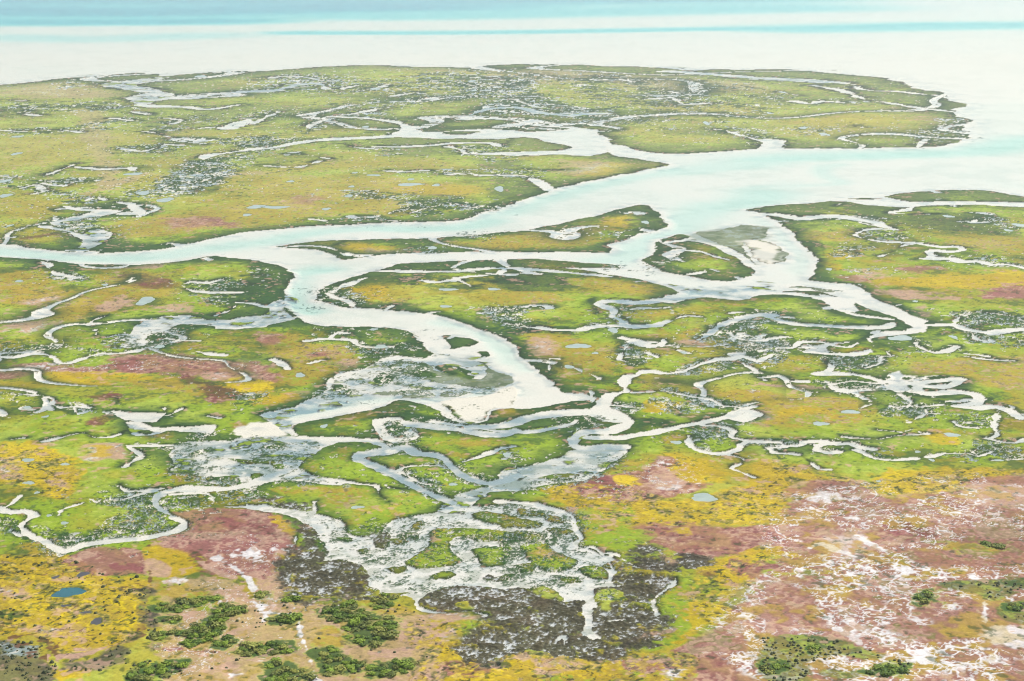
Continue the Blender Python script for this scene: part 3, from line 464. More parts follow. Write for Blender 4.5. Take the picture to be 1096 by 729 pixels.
Z G|209.4,988.5 231.5,973.8 229.7,941.1 259.5,945.6 286.8,941.1 287.6,881.6 280.3,858.3 259.1,873.7 236.6,889.7 220.5,902 215.3,927.7 204,941.1
Z G|180.7,978.6 199.9,993.5 207.4,978.6 200.2,950.2 181.7,959.5
Z G|153.3,936.6 159.5,897.8 160.6,850.8 155.3,788.5 142.1,742.8 154.1,740 149.4,763.5 158.4,815 163.5,881.6
Z G|241.9,1019 261.2,1035 287.4,1028 267,1009
Z o|166.1,881.6 193.3,889.7 189.4,858.3 163.2,858.3
Z o|227.2,873.7 282.7,865.9 273.5,815 241.3,829
Z y|176,751.6 258.9,769.6 245.7,728.7 194,723.2 174.4,734.3
Z y|157.8,808.2 180.6,829 162.4,775.8 151.7,769.6
Z r|187.8,772.7 202.7,785.2 211.4,772.7 202,763.5 188,763.5
Z r|159.3,754.5 171,760.5 170.7,748.6 159.2,742.8
Z k|168.2,769.6 180.7,772.7 186.6,757.5 171.4,751.6
Z k|171.9,723.2 184.7,712.5 199.7,703 173.8,703
Z r|212.5,717.8 224.5,728.7 248.4,737.1 235.5,696.9 216.7,702
Z R|214.7,717.8 227.3,723.2 230.7,712.5 218.2,707.2
Z o|-238.2,723.9 -216,723.9 -180.1,713.1 -176.6,672.8 -188.9,649.8 -214.7,682.5 -228.3,692.4
Z k|-181.5,692.4 -176.6,707.8 -170.3,692.4 -177.8,677.6
Z k|-218.7,692.4 -209.3,715.7 -206.9,705.2 -212.6,682.5
Z k|-217.8,658.8 -195.5,658.8 -193.7,645.4 -199.1,630.3 -206.3,641 -210.9,636.7
Z k|-158,682.5 -149.5,692.4 -140.3,677.6 -150.2,675.2
Z G|-151.9,636.7 -138.8,649.8 -127.9,645.4 -135.5,624.1 -134.1,608 -143.5,608
Z G|-135.3,707.8 -115.6,718.4 -111.7,692.4 -125.3,687.4
Z G|-182.8,672.8 -175.4,668.1 -171.5,636.7 -177.7,645.4
Z r|-195.6,570.9 -190.8,572.7 -187.5,585.2 -177.1,587.1 -166,579.8 -153.9,581.6 -153,592.6 -144.1,602.1 -129.2,602.1 -115.1,596.4 -101.2,590.8 -94.5,588.9 -91.8,570.9 -104.5,557.3 -112.7,564 -137,570.9 -154.8,570.9 -172,569.2 -187.6,562.3 -192.3,560.7
Z R|-153,585.2 -145.6,592.6 -139.3,588.9 -141.4,574.5 -148.5,574.5
Z b|-120.4,567.5 -101.6,550.7 -92.7,537.9 -101.2,529.3 -108.4,541.1 -121.1,554
Z k|-117.5,570.9 -105.7,574.5 -100.4,564 -107.9,557.3
Z o|-149.5,564 -116.6,557.3 -110.1,541.1 -131.7,547.5 -147,557.3
Z y|-173.8,569.2 -157.3,570.3 -126.7,564 -122.2,559 -152.8,563.4
Z y|-186,557.3 -153,564 -147,554 -165.8,547.5 -182.9,547.5
Z Y|-106.8,555.6 -103.6,562.3 -95.4,565.8 -88.3,559 -87.8,544.3 -93.7,544.3 -99.6,549.1
Z y|-173.8,518.4 -168.9,518.4 -166.8,508.9 -170.8,508.9
Z b|-148,537.9 -140,539.5 -139.7,534.8
Z o|-107.7,641 -87.3,636.7 -77.5,620 -63.3,611.9 -58.5,581.6 -72.3,554 -83.9,557.3
Z r|-101.8,592.6 -93.9,588.9 -85.9,570.9 -86.5,557.3 -94.6,559
Z r|-105,636.7 -96.5,632.4 -92.2,615.9 -98.6,608 -103.7,615.9
Z k|-65.1,592.6 -59.2,588.9 -57.4,579.8 -63.5,578
Z r|-79.1,602.1 -69.6,600.2 -76.3,594.5
Z Y|-96.4,559 -88.9,555.6 -89.7,544.3 -94,544.3
Z k|-80,541.1 -73.4,542.7 -73.7,531.8 -82.8,525.7
Z y|-88.4,541.1 -74.9,541.1 -72.9,531.8 -81.1,525.7 -89.8,528.7
Z G|-68.7,647.6 -52.6,645.4 -41.8,632.4 -33.2,615.9 -37.9,600.2 -48.5,592.6 -55.5,588.9 -61,608 -68.7,628.2 -73.5,636.7
Z g|-60.8,636.7 -48.1,638.9 -43.2,624.1 -50.6,620
Z G|-108.3,645.4 -97,649.8 -78.7,647.6 -72,641 -73.6,628.2 -87.9,641
Z G|-90.1,713.1 -84.2,723.9 -67.5,723.9 -66.9,692.4 -74.9,687.4 -84.5,697.5
Z y|-77,729.4 -67.8,726.6 -67.8,702.6 -72.6,707.8
Z G|-6.8,645.4 0.8,649.8 3.1,628.2 -4.7,632.4
Z o|-62.6,692.4 -53.1,707.8 -39.7,702.6 -52,692.4
Z G|-71,511.2 -52.9,522.8 -31.5,519.8 -19.8,508.9 -38.6,505.6
Z y|-63.4,514 -47.9,521.3 -42.5,514 -54.5,505.6
Z G|-51,567.5 -47.7,570.9 -42.8,564 -45.7,555.6 -49.3,557.3
Z G|-65.4,554 -61.2,555.6 -56.8,545.9 -58,541.1 -63.6,545.9
Z o|2.8,632.4 20.4,632.4 39.9,600.2 34.5,570.9 19.3,567.5 14.2,578
Z k|8.6,624.1 14.4,628.2 16.8,608 14.6,592.6 9.2,604.1
Z o|-3.4,713.1 18.5,713.1 24.5,697.5 7.3,692.4 -3.3,692.4
Z G|-3.3,680 3,668.1 17,652 36.9,649.8 44.8,632.4 36,632.4 14.6,636.7 -3.1,636.7
Z G|39.7,628.2 47.4,628.2 50.1,611.9 47.7,581.6 42.5,585.2 43.2,608
Z G|1.8,636.7 4.5,600.2 13.3,578 14.1,570.9 2.7,596.4
Z G|59.8,541.1 69.5,537.9 76.2,525.7 72.2,519.8 63.8,531.8
Z G|-2.6,522.8 9.8,528.7 20.6,530.2 29.8,533.3 32.2,530.2 25.2,522.8 13.8,522.8 2.3,516.9
Z G|5.5,512.6 13.6,516.9 25.6,514 29.2,505.6
Z k|61.6,613.9 69.5,626.2 75.9,613.9 69,611.9
Z o|68.1,641 83,649.8 74.6,628.2 64.5,624.1
Z o|46.4,564 58.6,564 48.8,550.7
Z o|52.3,668.1 63.5,677.6 68.8,668.1 57.6,656.6
Z y|48.8,531.8 56.8,528.7 54.3,519.8 46.2,519.8
Z o|69.9,541.1 90.3,544.3 89.7,522.8 79.9,528.7
Z y|-3.4,519.8 2.3,522.8 2.3,514 -3.3,511.2
Z G|92.3,658.8 108.8,663.4 103.3,628.2 92.1,628.2
Z G|77.5,588.9 87.5,588.9 86.4,574.5 75.3,570.9
Z G|36.6,682.5 40,668.1 39,649.8 34.9,649.8
Z o|150.6,588.9 201.4,596.4 185.8,547.5 167.9,547.5 163.9,564 144.6,564
Z r|210.8,715.7 222.3,721.1 241.1,721.1 235.2,702.6 219,702.6
Z k|175.3,723.9 198,713.1 179.2,707.8
Z o|87.7,536.4 105.3,541.1 122.5,534.8 118.6,508.9 83.5,508.9
Z y|88.9,522.8 110.2,522.8 105.2,505.6 86.2,505.6
Z k|82.2,521.3 88.5,519.8 88.3,508.9 79.9,505.6
Z G|195.7,672.8 208.1,672.8 222,661.1 217,645.4 204,645.4 188.5,643.2
Z G|165,632.4 181.8,636.7 176.4,624.1 163.3,617.9
Z G|122.5,594.5 141.7,598.3 146,592.6 138.6,576.2 122.1,574.5
Z G|103.1,557.3 127.1,564 138.7,554 136.4,544.3 115,547.5
Z G|166.2,707.8 171.3,692.4 173.8,668.1 177,656.6 174,677.6 170.3,697.5
Z Y|154.2,692.4 160,684.9 153.2,677.6
Z g|156.9,689.9 163.1,675.2 159.4,668.1 152.7,675.2
Z k|176.1,713.1 178.5,687.4 178.3,665.8 179.8,692.4
Z G|106.5,658.8 146.8,643.2 155.2,624.1 140.6,628.2 113.7,641 105.1,649.8
Z G|147.5,624.1 158.6,622 158.9,608 148.6,604.1
Z y|-162.4,481.9 -153.3,484.5 -135.7,467.1 -129,453.1 -128.2,429.4 -133.5,433.6 -144.2,446.4 -151.2,446.4
Z k|-134.8,479.4 -124.2,480.7 -121,467.1 -130.2,465.9
Z y|-131.9,478.2 -127.4,478.2 -126,469.5 -129.7,469.5
Z k|-157.3,465.9 -151.9,462.4 -146.3,448.6 -150.5,448.6
Z k|-136.4,446.4 -129.7,439.9 -130.5,437.8
Z b|-142,510.1 -134.4,512.9 -132.6,505.9 -139.4,504.5
Z t|-115.4,449.8 -109.6,446.4 -101.4,444.2 -98.8,445.3 -108.9,443.1
Z r|-93.1,417.4 -88.4,420.4 -78.9,419.4 -67.3,417.4 -57.1,400.5 -55.3,386.6 -89.9,386.6 -91.8,395.5 -88.6,407.9
Z R|-81.8,413.6 -74.9,411.6 -70.4,404.2 -75.9,402.4
Z Y|-134.7,437.8 -130.5,437.8 -128.9,429.4
Z o|-117.7,492.3 -110.3,493.6 -108.9,487.1 -116.3,485.8
Z o|-56.2,439.9 -46.5,439.9 -40.4,433.6 -40.8,423.3 -47.1,419.4 -53.1,425.3
Z o|-45.6,417.4 -40.3,417.4 -40.7,407.9 -44.6,407.9
Z o|-68.4,437.8 -57.6,439.9 -62.5,434.6
Z y|-59,469.5 -53.3,479.4 -53.6,474.4 -57.2,467.1
Z o|-60.7,511.5 -49.2,508.7 -47.7,500.4 -58.2,503.1
Z o|-22,487.1 -6.7,487.1 -3.6,480.7 -15.6,475.7
Z y|-31.8,497.7 -20.7,491 -25.1,487.1
Z o|-26.4,481.9 -16.9,472 -21.5,474.4
Z r|-73.6,418.4 -65.2,415.5 -58.6,400.5 -56.8,391.7 -69.3,391.7
Z R|-70.6,407.9 -65.1,406 -60.6,397 -68.6,395.5
Z y|-65.7,414.5 -59.1,404.2 -56.6,395.5 -58.5,395.5
Z G|-45.9,517.2 -31.5,520.1 -14.8,503.1 -30.8,507.3
Z G|-72.7,511.5 -65,514.3 -70,503.1
Z y|8.2,437.8 18.1,443.1 23.7,429.4 38.6,428.4 49.3,427.4 67.4,439.9 77.5,437.8 72.9,409.8 31.7,407.9 18,423.3
Z y|44.1,476.9 56.8,469.5 66.1,450.9 61,444.2 49.5,455.4
Z r|18,441 27.6,449.8 36.4,453.1 45,469.5 50.9,469.5 53.1,462.4 48.6,446.4 57.2,442.1 41.4,429.4 25,428.4
Z R|18.8,442.1 27.5,448.6 28.2,435.7 21.2,433.6
Z Y|31.8,448.6 37.4,448.6 36.9,442.1 32.7,442.1
Z o|32.6,461.2 45.2,472 41.2,460 29.1,452
Z y|48.5,460 59.5,455.4 56.8,444.2 51.4,446.4
Z k|43.3,450.9 49.7,444.2 46.3,437.8 39.7,442.1
Z o|53.2,425.3 64,435.7 61.8,419.4 53.6,417.4
Z k|15.3,421.3 20.5,417.4 17.7,415.5
Z r|31.5,405.1 39.6,408.8 50.1,409.8 60,406 72.3,406 69.1,386.6 35.1,386.6
Z y|41.9,406 49.9,407.9 47.8,400.5 42.7,401.4
Z G|40.4,507.3 53.2,508.7 44.3,497.7 38,496.3
Z G|13.3,503.1 21.4,508.7 29.5,511.5 30.7,504.5 20.9,496.3 18.2,484.5 16.2,495
Z G|59.8,503.1 65,500.4 61.1,487.1 58.2,481.9
Z y|104.5,444.2 111.2,455.4 130.5,457.7 140.3,456.6 158.3,456.6 157,452.7 137.4,446.4 128,437.8 121.4,433.6 110.2,432.5 104.9,436.7
Z Y|105.9,437.8 116.9,437.8 125.8,439.9 121.7,434.6 110.3,433.1
Z o|84.4,514.3 117.8,520.1 118.5,508.7 98.4,503.1 82.2,500.4
Z y|76.8,464.7 84.3,457.7 90.8,449.8 83.7,437.8 75.8,423.3 70.7,425.3 68,444.2
Z k|81,463.6 83.8,458.9 90.2,458.2 83.6,453.1
Z y|131.1,495 143.5,495 140,481.9 131.5,484.5
Z k|85.3,520.1 90.1,520.1 88.7,511.5 83.5,508.7
Z r|78.8,438.9 82.5,441.4 90.8,446.5 95.8,446.5 101.8,444.8 103,441.4 104.5,434.7 108.4,430.6 116.1,434.7 122.4,432.3 129.8,439.7 137.5,446.5 144.9,448.2 152.9,451.7 182.9,454.4 125,299 29.1,299 35.6,326 40.3,330.9 46.7,340.2 50.4,352.1 56.8,357.7 67.5,382.2 65.7,402.6 77.7,421.1
Z R|100,409.8 105.8,412.8 111.8,406.2 115.5,401.1 101.7,395.5
Z b|104.8,409.8 113.9,409.8 112.4,398.7 107.8,400.5
Z k|131.4,439.9 143.2,442.1 150.9,437.8 146.3,423.3 130.8,423.3
Z w|84.7,433.6 89.9,437.8 94.8,434.6 94.5,429.4 89.8,426.4 85.4,428.4
Z k|82.6,399 95.8,402.6 90.2,382.2 81.8,382.2
Z o|62.6,372 75.1,375.2 88.1,380.1 95.8,381.7 88.6,376.8 80.4,372 68.3,370.5
Z y|64.1,390.2 69.1,390.2 72.2,386.8 75.3,383.4 68,383.4 63.2,384.2
Z o|94.9,383.4 99,385.1 99.9,378.4 95.9,376.8
Z w|106,336.1 112.6,340.1 119.3,338.7 115.6,327.1 109.3,329 107.2,330.9
Z w|102.4,321.6 107.8,324 107.3,319.8 104,318.3
Z w|88.4,318 93.4,317.4 99.3,319.8 94.9,315.3 89.2,314.8
Z k|85.2,372 90.5,368.9 87.3,359.8 84.5,362.8
Z o|109.8,393.6 128.1,391.9 126.1,385.1 114.2,386.8
Z g|23.9,328.4 36.5,337.4 34.4,344.1 35.4,355.4 41.9,368.9 46.2,375.2 50,376.8 45.6,364.3 49.1,351.1 41.7,334.8 32.8,327.1
Z y|46.6,378.4 56.9,383.4 66.6,391.9 65,381.7 58.2,375.2 60.3,368.9 50.8,364.3 47.8,373.6
Z y|42.7,353.9 50.6,353.9 52.3,349.7 45.5,340.1 35.7,329.6 40,340.1
Z o|-1.7,326.5 14.2,324.6 23.8,327.1 38.4,324.6 40,319.8 36.9,310.4 -1.6,310.4
Z y|-1.6,323.4 8.8,322.2 4.6,315 -1.6,315
Z y|10.8,318.6 22.4,321 21.8,312.5 11.7,315
Z r|24.5,322.2 32,323.4 37.9,319.8 31.2,315 25.2,316.2
Z k|8.8,321.6 13,322.8 17.1,320.4 8.7,315 5.1,315
Z w|32.1,316.2 36.5,316.2 37.8,313.9 34,312.1
Z b|45.8,371.3 52,373.6 50.2,368.9
Z r|56.7,381.7 64.7,380.1 63,368.9 54.2,372
Z y|-24.6,340.1 -18.2,342.8 -12.6,342.1 -10.6,328.4 -4.6,319.8 0.4,322.2 0.4,310.4 -21.7,310.4 -20.3,322.2 -23.7,334.8
Z r|-23.5,340.1 -15.9,342.1 -16.9,338.7 -23.4,338.1
Z r|-17.1,319.8 -4.6,322.2 -4.5,313.9 -14.7,313.9
Z b|-13.9,319.8 -6.7,322.2 -6.6,315 -11.7,315
Z w|-17,334.8 -14.1,338.1 -11.2,332.8 -14.4,331.9
Z k|-25.1,346.9 -8.3,347.6 -6,344.8 -14.8,342.8
Z g|-12.1,342.8 -6,343.4 -7,338.7 -11.2,333.5
Z m|-8.2,319.8 -2,322.2 -1.5,318.6 -6.6,316.2
Z t|-88.3,365.9 -77,370.8 -67.3,367.2 -62.8,357.7 -55.2,357.7 -45.4,354.9 -32.9,352.1 -19.3,346.6 -17.8,299 -66.7,299 -75.5,312 -84.6,354.3
Z o|-87.7,369.6 -79.8,364.8 -71.6,357.7 -67.4,346.6 -77.3,352.1 -85.1,357.7
Z k|-64.4,376.8 -56.5,372 -54.8,355.4 -61.3,356.9
Z o|-38.4,356.9 -27.9,355.4 -21.8,348.3 -29.4,345.5
Z o|-45.5,340.1 -37.6,337.4 -37.8,329.6 -44.3,329.6
Z k|-57,322.2 -51.6,321.6 -53.5,319.8 -56.5,319.2
Z k|-31.2,327.1 -20.8,330.9 -23.5,323.4 -30.8,322.2
Z o|-80,342.8 -76.9,344.1 -75,340.1
Z r|-76.7,327.1 -66.1,327.1 -63.5,324.6 -70.8,324
Z y|-135.2,383.4 -120.8,386.8 -113.7,383.4 -104.1,372 -98.5,368.9 -91.4,368.9 -86.9,353.9 -84.2,332.2 -92.6,327.1 -98.8,324.6 -109.6,336.1 -119.9,336.1
Z r|-113.9,381.7 -108.7,390.2 -98.3,388.5 -92.4,380.1 -92.1,372 -104.1,372 -111.3,376.8
Z R|-100.9,378.4 -93.4,377.6 -93.3,374.4 -98.9,375.2
Z o|-130.2,395.4 -125.3,393.6 -124.4,388.5 -129.3,388.5
Z y|-95.1,391.9 -87.3,389.3 -82.2,385.1 -78.1,373.6 -79.9,370.5 -85.8,370.5 -87.8,376.8 -92.5,381.7
Z r|-92.7,397.2 -89.3,398.9 -63.5,400.7 -59.1,370.5 -67.8,368.9 -76.6,372 -79.7,381.7 -84.7,388.5 -90.4,391.9
Z b|-82.8,388.5 -78.8,383.4 -76.9,370.5 -78.4,372
Z k|-92.5,381.7 -87.8,376.8 -86.4,370.5 -90,370.5
Z k|-125,362.8 -119.1,366.6 -115.8,358.3 -120.4,355.4 -123.6,358.3
Z Y|-106.9,353.9 -89.7,351.1 -85.9,334.8 -95.9,340.1 -101.4,340.1
Z o|-100.6,349.7 -94.2,351.1 -92.9,341.4 -97,340.1
Z k|-111.8,340.1 -99.8,340.1 -98.2,336.1 -102.2,332.8 -108.7,336.7
Z m|-118.9,332.8 -109,332.2 -105,329.6 -103,324.6 -99.1,319.8 -97,310.4 -111.6,310.4
Z s|-115.4,332.2 -105.5,329.6 -103.4,322.2 -113.1,324.6
Z y|-98.4,317.4 -89.7,319.8 -92.5,312.7 -97.1,312.7
Z m|-99.6,321.6 -91.7,323.4 -87.6,328.4 -83.8,325.9 -84.5,319.8 -89.8,316.2 -97.4,317.4
Z m|-94.7,355.4 -94.9,361.3 -92.4,362.8 -87.2,360.5 -87.5,353.9 -89,355.4 -91.3,358.3
Z m|-88.1,353.9 -84.8,349.7 -81.6,340.1 -78.8,324.6 -80.4,324.6 -83.2,337.4 -86.7,345.5
Z G|-82.6,316.2 -80.6,321 -78.3,319.8 -71.2,321 -71.8,316.2 -76.2,310.4 -82.3,310.4
Z w|-85.6,366.6 -81,370.2 -79.9,368.9 -82.4,365.5
Z g|-135.7,385.1 -134.1,391.9 -130.5,400.7 -129.9,390.2 -131,381.7
Z G|-122.2,353.9 -116.8,351.1 -115.4,342.8 -118.7,342.8
Z g|-27.3,380.1 -24,386.8 -21.9,393.6 -22.3,402.6 -12.1,404.8 -1.8,402.6 -1.8,398.9 -12,399.3 -15.1,398.9 -16.2,393.6 -16,388.5 -12.7,381.7 -16.2,378.4 -23.4,376
Z g|-10.5,389.3 -6.8,391.9 -0.5,391.9 -1.7,385.1 -2.9,379.3 -7.7,377.6 -8.5,383.4
Z g|-20.8,372 -17.3,375.2 -13,372.8 -15.3,369.7 -19.4,368.9
Z g|3.1,393.6 7.5,397.2 10.5,391 12.8,385.1 16.4,381.7 15,376.8 10.1,374.4 6.6,378.4 3.6,385.1
Z g|16.8,376.8 21.1,378.4 23.3,374.4 23.6,369.7 20.1,370.5 17.3,373.6
Z g|17.1,398.9 23.7,404.4 36.4,402.6 38.1,391.9 42.4,385.1 41.7,378.8 36.8,385.1 27.7,386.8 24.3,391.9
Z l|20.7,359.1 23.8,362 26.5,359.1 28.5,355.4 23.3,353.9 22.5,349.7 21,353.9
Z l|4.3,363.5 7.5,365.1 10.9,360.5 12,356.1 8,359.1
Z g|19.2,419.4 32.8,423.3 31.6,406 35.7,393.4 19.4,393.4
Z g|-63.7,460 -58.2,469.5 -54.8,479.4 -49.7,480.7 -42.5,475.7 -48.1,472 -48.4,467.1 -41,457.7 -34.6,448.6 -37,443.1 -48.4,445.3 -57.6,452
Z g|-36.4,474.4 -24.2,469.5 -22.4,461.2 -33.9,458.9 -40,463.6
Z g|-31.3,453.1 -20.7,455.4 -10.3,439.9 -16.4,435.7 -22.9,442.1
Z g|-30.9,495 -22.1,489.7 -14.1,476.9 -16.8,467.1 -24.4,472 -32.3,479.4
Z g|-40.9,439.9 -26.6,433.6 -19.4,425.3 -29.7,417.4 -34.3,407.9 -41.7,404.2 -45.6,417.4
ZL t|-430.6,1624,23.5 -269.5,1065,10.3 -267.4,1104,11.1 -259.7,1129,11.6 -256.3,1129,11.6
ZL t|-277.8,1035,8.7 -270.8,1057,9.1 -266.1,1099,9.8 -261.2,1136,10.4
ZL t|-211.6,1041,8.8 -210.6,1052,9 -209.1,1086,9.5 -200.8,1123,10.2 -179.7,1136,10.4
ZL k|90.4,554,1.3 106.8,549.1,1.3 127.5,545.9,1.3
ZL k|-79.1,380.1,0.8 -76,375.2,0.8 -70.4,370.5,0.8 -66.2,366.6,0.8
ZL w|-76.3,383.4,0.5 -70.3,376.8,0.5 -65.1,367.4,0.5 -59.6,352.5,0.4 -57.3,342.8,0.4
ZL t|-67,312.5,0.3 -65.8,319.8,0.3 -61.2,329.6,0.3 -59.1,340.1,0.3 -59,346.9,0.3
ZL w|-62.7,358.3,0.3 -59.1,349.7,0.3 -53.6,346.9,0.3 -50.1,345.5,0.3 -48.1,334.8,0.3 -44.7,324.6,0.3 -41.4,310.4,0.3
ZL b|-113,334.8,1 -109,336.1,1 -105.4,332.8,1 -102,328.4,1 -99.4,324.6,1
ZL b|-91.6,349.7,0.7 -87.6,346.9,0.7 -86.1,342.8,0.7 -84.3,337.4,0.7 -85.3,332.2,0.6 -87.9,329.6,0.6
ZL k|-99.2,324,0.9 -95.5,324,0.9 -91.5,327.1,0.9 -88.4,329.6,0.9
ZL t|81.3,439.9,0.9 90.9,446.4,0.9 103.1,444.2,0.9 104.5,434.6,0.8 108.5,431.1,0.8 116,434,0.8 122.4,432.1,0.8 129.9,439.5,0.9 137.3,446,0.9 145,448.2,0.9 156.8,451.8,0.9
ZL w|97.2,369.7,0.9 100.1,374.4,1 101.9,376.8,1 105.5,376.8,1 111.2,380.1,1 115.6,378.4,1 118.6,372,0.9 116.3,368.1,0.9
ZL w|97,368.9,1.4 102.5,369.7,1.4 107.5,370.5,1.4 113.2,369.7,1.4 116.9,368.1,1.4
ZL w|92.1,398.9,1.3 93.7,394.5,1.2 96.7,388.5,1.2
ZL w|77.6,389.3,1.2 80.8,392.8,1.2 83.9,389.3,1.2 87.9,385.1,1.2
ZL w|117.1,368.9,0.6 112.8,353.9,0.6 108.5,337.4,0.5
ZL w|74.4,338.7,0.7 76.6,336.1,0.7 78.2,330.9,0.6
ZL k|23.8,327.1,0.5 28.6,334.8,0.5 36.6,338.1,0.5
ZL b|19,399.6,0.5 23.7,403.3,0.5 28.9,404.2,0.6 25.7,405.1,0.6 23.4,409.8,0.6
ZL b|-269,859.8,2.3 -258.5,873.7,2.4 -252.7,881.6,2.4 -245.1,888,2.4
ZL b|-236.6,775.8,1.9 -243.1,769.6,1.8 -246.4,757.5,1.8
ZL b|-95.4,393.6,0.5 -91.2,375.2,0.5 -87.3,358.3,0.4
Z n|41.9,377.6 43.3,385.4 46.7,385.1 50.9,381.7 49.2,377.8 44.5,375.9
Z n|29.1,389.3 33.2,393.6 36.9,392.8 37.3,388.5 34.4,385.4 30.1,385.9
Z n|30.6,383.4 34.3,384.2 39.4,379.3 42.5,376.8 41.9,373.9 36.4,373.3 32.5,376.8
S .9 -.1|-518.9,1692 -473.7,1721 -397,1678 -381.5,1611 -421.6,1599 -478.9,1599 -498.5,1624
S .9 -.1|-462.2,1439 -400.4,1449 -396.3,1492 -371.8,1550 -353.3,1470 -375.1,1418 -449.7,1399
S 1.0 -.3|-322.7,1291 -289.2,1334 -271.9,1307 -271.6,1250 -297.9,1250 -313,1266
S .7 -.5|-550.6,1953 -548,2031 -513.8,1880 -532.7,1898
S .5 -.1|-363.3,1123 -354.8,1123 -337.1,1065 -345.1,1065
S .8 .2|-239.1,1163 -237.6,1220 -194.3,1274 -194.8,1235 -200.5,1163 -198.5,1111 -212.2,1069 -232.8,1051 -242.1,1111
S .9 .1|-327.1,1492 -304.6,1562 -282.5,1492 -309.2,1429
S .9 0|-241.9,1361 -215.5,1370 -200.5,1316 -246,1316
S .6 -.3|-323.1,2115 -235.1,2115 -212.3,1880 -280.3,1830
S 1.1 -.4|-233.5,2072 -117.2,2031 2.4,2072 2.2,1846 -74,1721 -133.4,1692 -158.8,1751 -213.4,1916
S .6 .1|-257.9,1586 -237.3,1624 -232.9,1515 -236.1,1449
S .6 0|-110.8,1299 -95.2,1299 -92.5,1235 -105.5,1235
S .9 0|-124.5,2159 2.6,2206 33.1,1991 2,1721 -50.8,1813 -115,1991
S .9 0|-223.6,1370 -189.4,1361 -199.3,1291 -209.6,1282
S .9 -.2|-178.8,1692 -125.3,1721 -114.5,1637 -162.1,1624
S .8 -.2|-92,1156 10.7,1149 10.4,1111 -80.2,1136
S .6 .2|-195.5,1470 -174.6,1562 -137.8,1624 -123.3,1562 -169.5,1515 -181.5,1429
S .8 -.1|-48.7,1307 -9.5,1307 1.4,1220 -23.2,1205 -38.9,1242
S .8 -.1|-9.1,1953 8.5,1991 58.7,1721 93.6,1611 80.2,1538 48,1538 -7.4,1586
S .9 -.3|151,1782 189.4,1846 224.7,1797 211,1707 171.7,1721
S 1.2 -.5|115.9,2115 159.6,2031 147.8,1953 115.1,1991
S .5 0|194,1492 208.8,1470 218.7,1370 207.2,1343 198.7,1429
S .9 0|130.3,1429 149.4,1449 139.2,1389
S 1 -.2|62.7,1562 153.8,1538 148.2,1481 64,1481
S 1.4 -.5|54.1,2159 309.4,1953 244.8,1538 156.1,1562 90.2,1637 62.9,1846
S .7 -.3|336.3,1736 380.3,1736 337.9,1678
S .9 -.5|255.5,1460 288.4,1449 276.9,1379 260.1,1389
S .8 -.3|351.7,1389 374.3,1429 354,1334 333.7,1316
S .6 -.6|416,1538 413.6,1470 392.2,1370 385,1389
S .8 -.1|-330,1063 -322.1,1075 -290.3,1041 -260.3,1009 -263.8,998.5 -276.2,988.5 -284.7,1009 -304.5,1024
S .4 .1|-270.5,906.2 -264.2,923.3 -248,959.5 -240.3,954.8 -237.5,906.2 -237.1,893.7 -247.4,881.6
S .4 .1|-259.3,910.4 -243.5,919 -235.7,893.7 -248.5,885.6
S .6 -.2|-367.4,1136 -349.4,1111 -338.2,1069 -344.5,1063
S .6 -.3|-322.3,1086 -300.8,1111 -301.1,1069
S .5 .2|-249.4,1041 -232.1,1063 -215.7,1149 -203,1136 -211.6,1041 -230.9,1014 -244.4,1019
S .7 .1|-224.9,763.5 -210.4,757.5 -207.3,745.7 -219.2,751.6
S .8 .2|-152.5,740 -138.2,748.6 -128,728.7 -139.8,720.5
S .6 .1|-236.3,1123 -218.1,1163 -208.7,1149 -210.8,1086 -221.5,1075
S .8 .1|-128.1,769.6 -121,769.6 -121.5,757.5
S .8 .1|-64.1,988.5 -35.2,1019 -30.9,978.6 -55.4,941.1
S .9 -.2|-119.4,927.7 -111,927.7 -65.3,919 -88.7,930.3
S .6 .1|-50.3,829 -40.4,832.5 -41,818.5
S 1 .2|-25.2,881.6 -14.4,873.7 -16.7,858.3
S .6 .1|-37.1,988.5 -22,978.6 -12.9,967 -30.5,967
S .7 0|-108.3,1041 -69.8,1030 -68.4,1009 -102.5,1014
S .5 .3|75.4,798.2 84.3,801.5 82,778.9 76.3,782.1
S .6 -.1|49.4,881.6 63.1,885.6 62.3,873.7 40.9,869.8
S .6 .1|48,788.5 58.4,782.1 57.5,769.6 47.1,772.7
S .9 .2|198.3,941.1 217.3,936.6 214.6,906.2 201.3,914.7
S .7 .1|279.9,932.1 300,906.2 294.7,889.7 279.6,897.8
S .6 .1|232.1,804.9 247.8,808.2 254.1,788.5 240.2,782.1
S .8 .2|199.7,888 217.3,888 210.3,858.3 196.2,865.9
S .7 -.2|178.8,832.5 189.8,836.1 182.7,815 168.9,808.2
S .6 -.6|168.2,769.6 180.7,772.7 178,760.5 168.6,760.5
S .6 .3|-150.9,632.4 -143.4,643.2 -135.2,636.7 -135.9,611.9 -145.8,609.9
S .7 .2|-204.3,615.9 -193.6,611.9 -180.4,611.9 -188.8,602.1 -199.7,601
S .8 .1|-173.6,608 -163.2,604.1 -159.9,598.3
S .5 .1|-151.4,528.7 -145.3,527.2 -143.8,518.4 -148.7,518.4
S .5 -.1|-163,626.2 -155.8,636.7 -145.4,608 -157.2,609.9
S .7 .2|-140.3,705.2 -132.2,702.6 -130.4,692.4 -138.3,694.9
S .8 -.2|-180.9,541.1 -175.8,541.1 -173,531.8
S .8 -.2|-99.9,541.1 -89,544.3 -86.6,528.7 -95.1,522.8
S .5 .1|-66.3,562.3 -55.7,570.9 -56,555.6 -65.5,555.6
S .5 .1|-66.2,554 -55.9,554 -56.2,539.5 -67.4,534.8
S .5 .2|-73.5,636.7 -66.1,641 -66.8,628.2
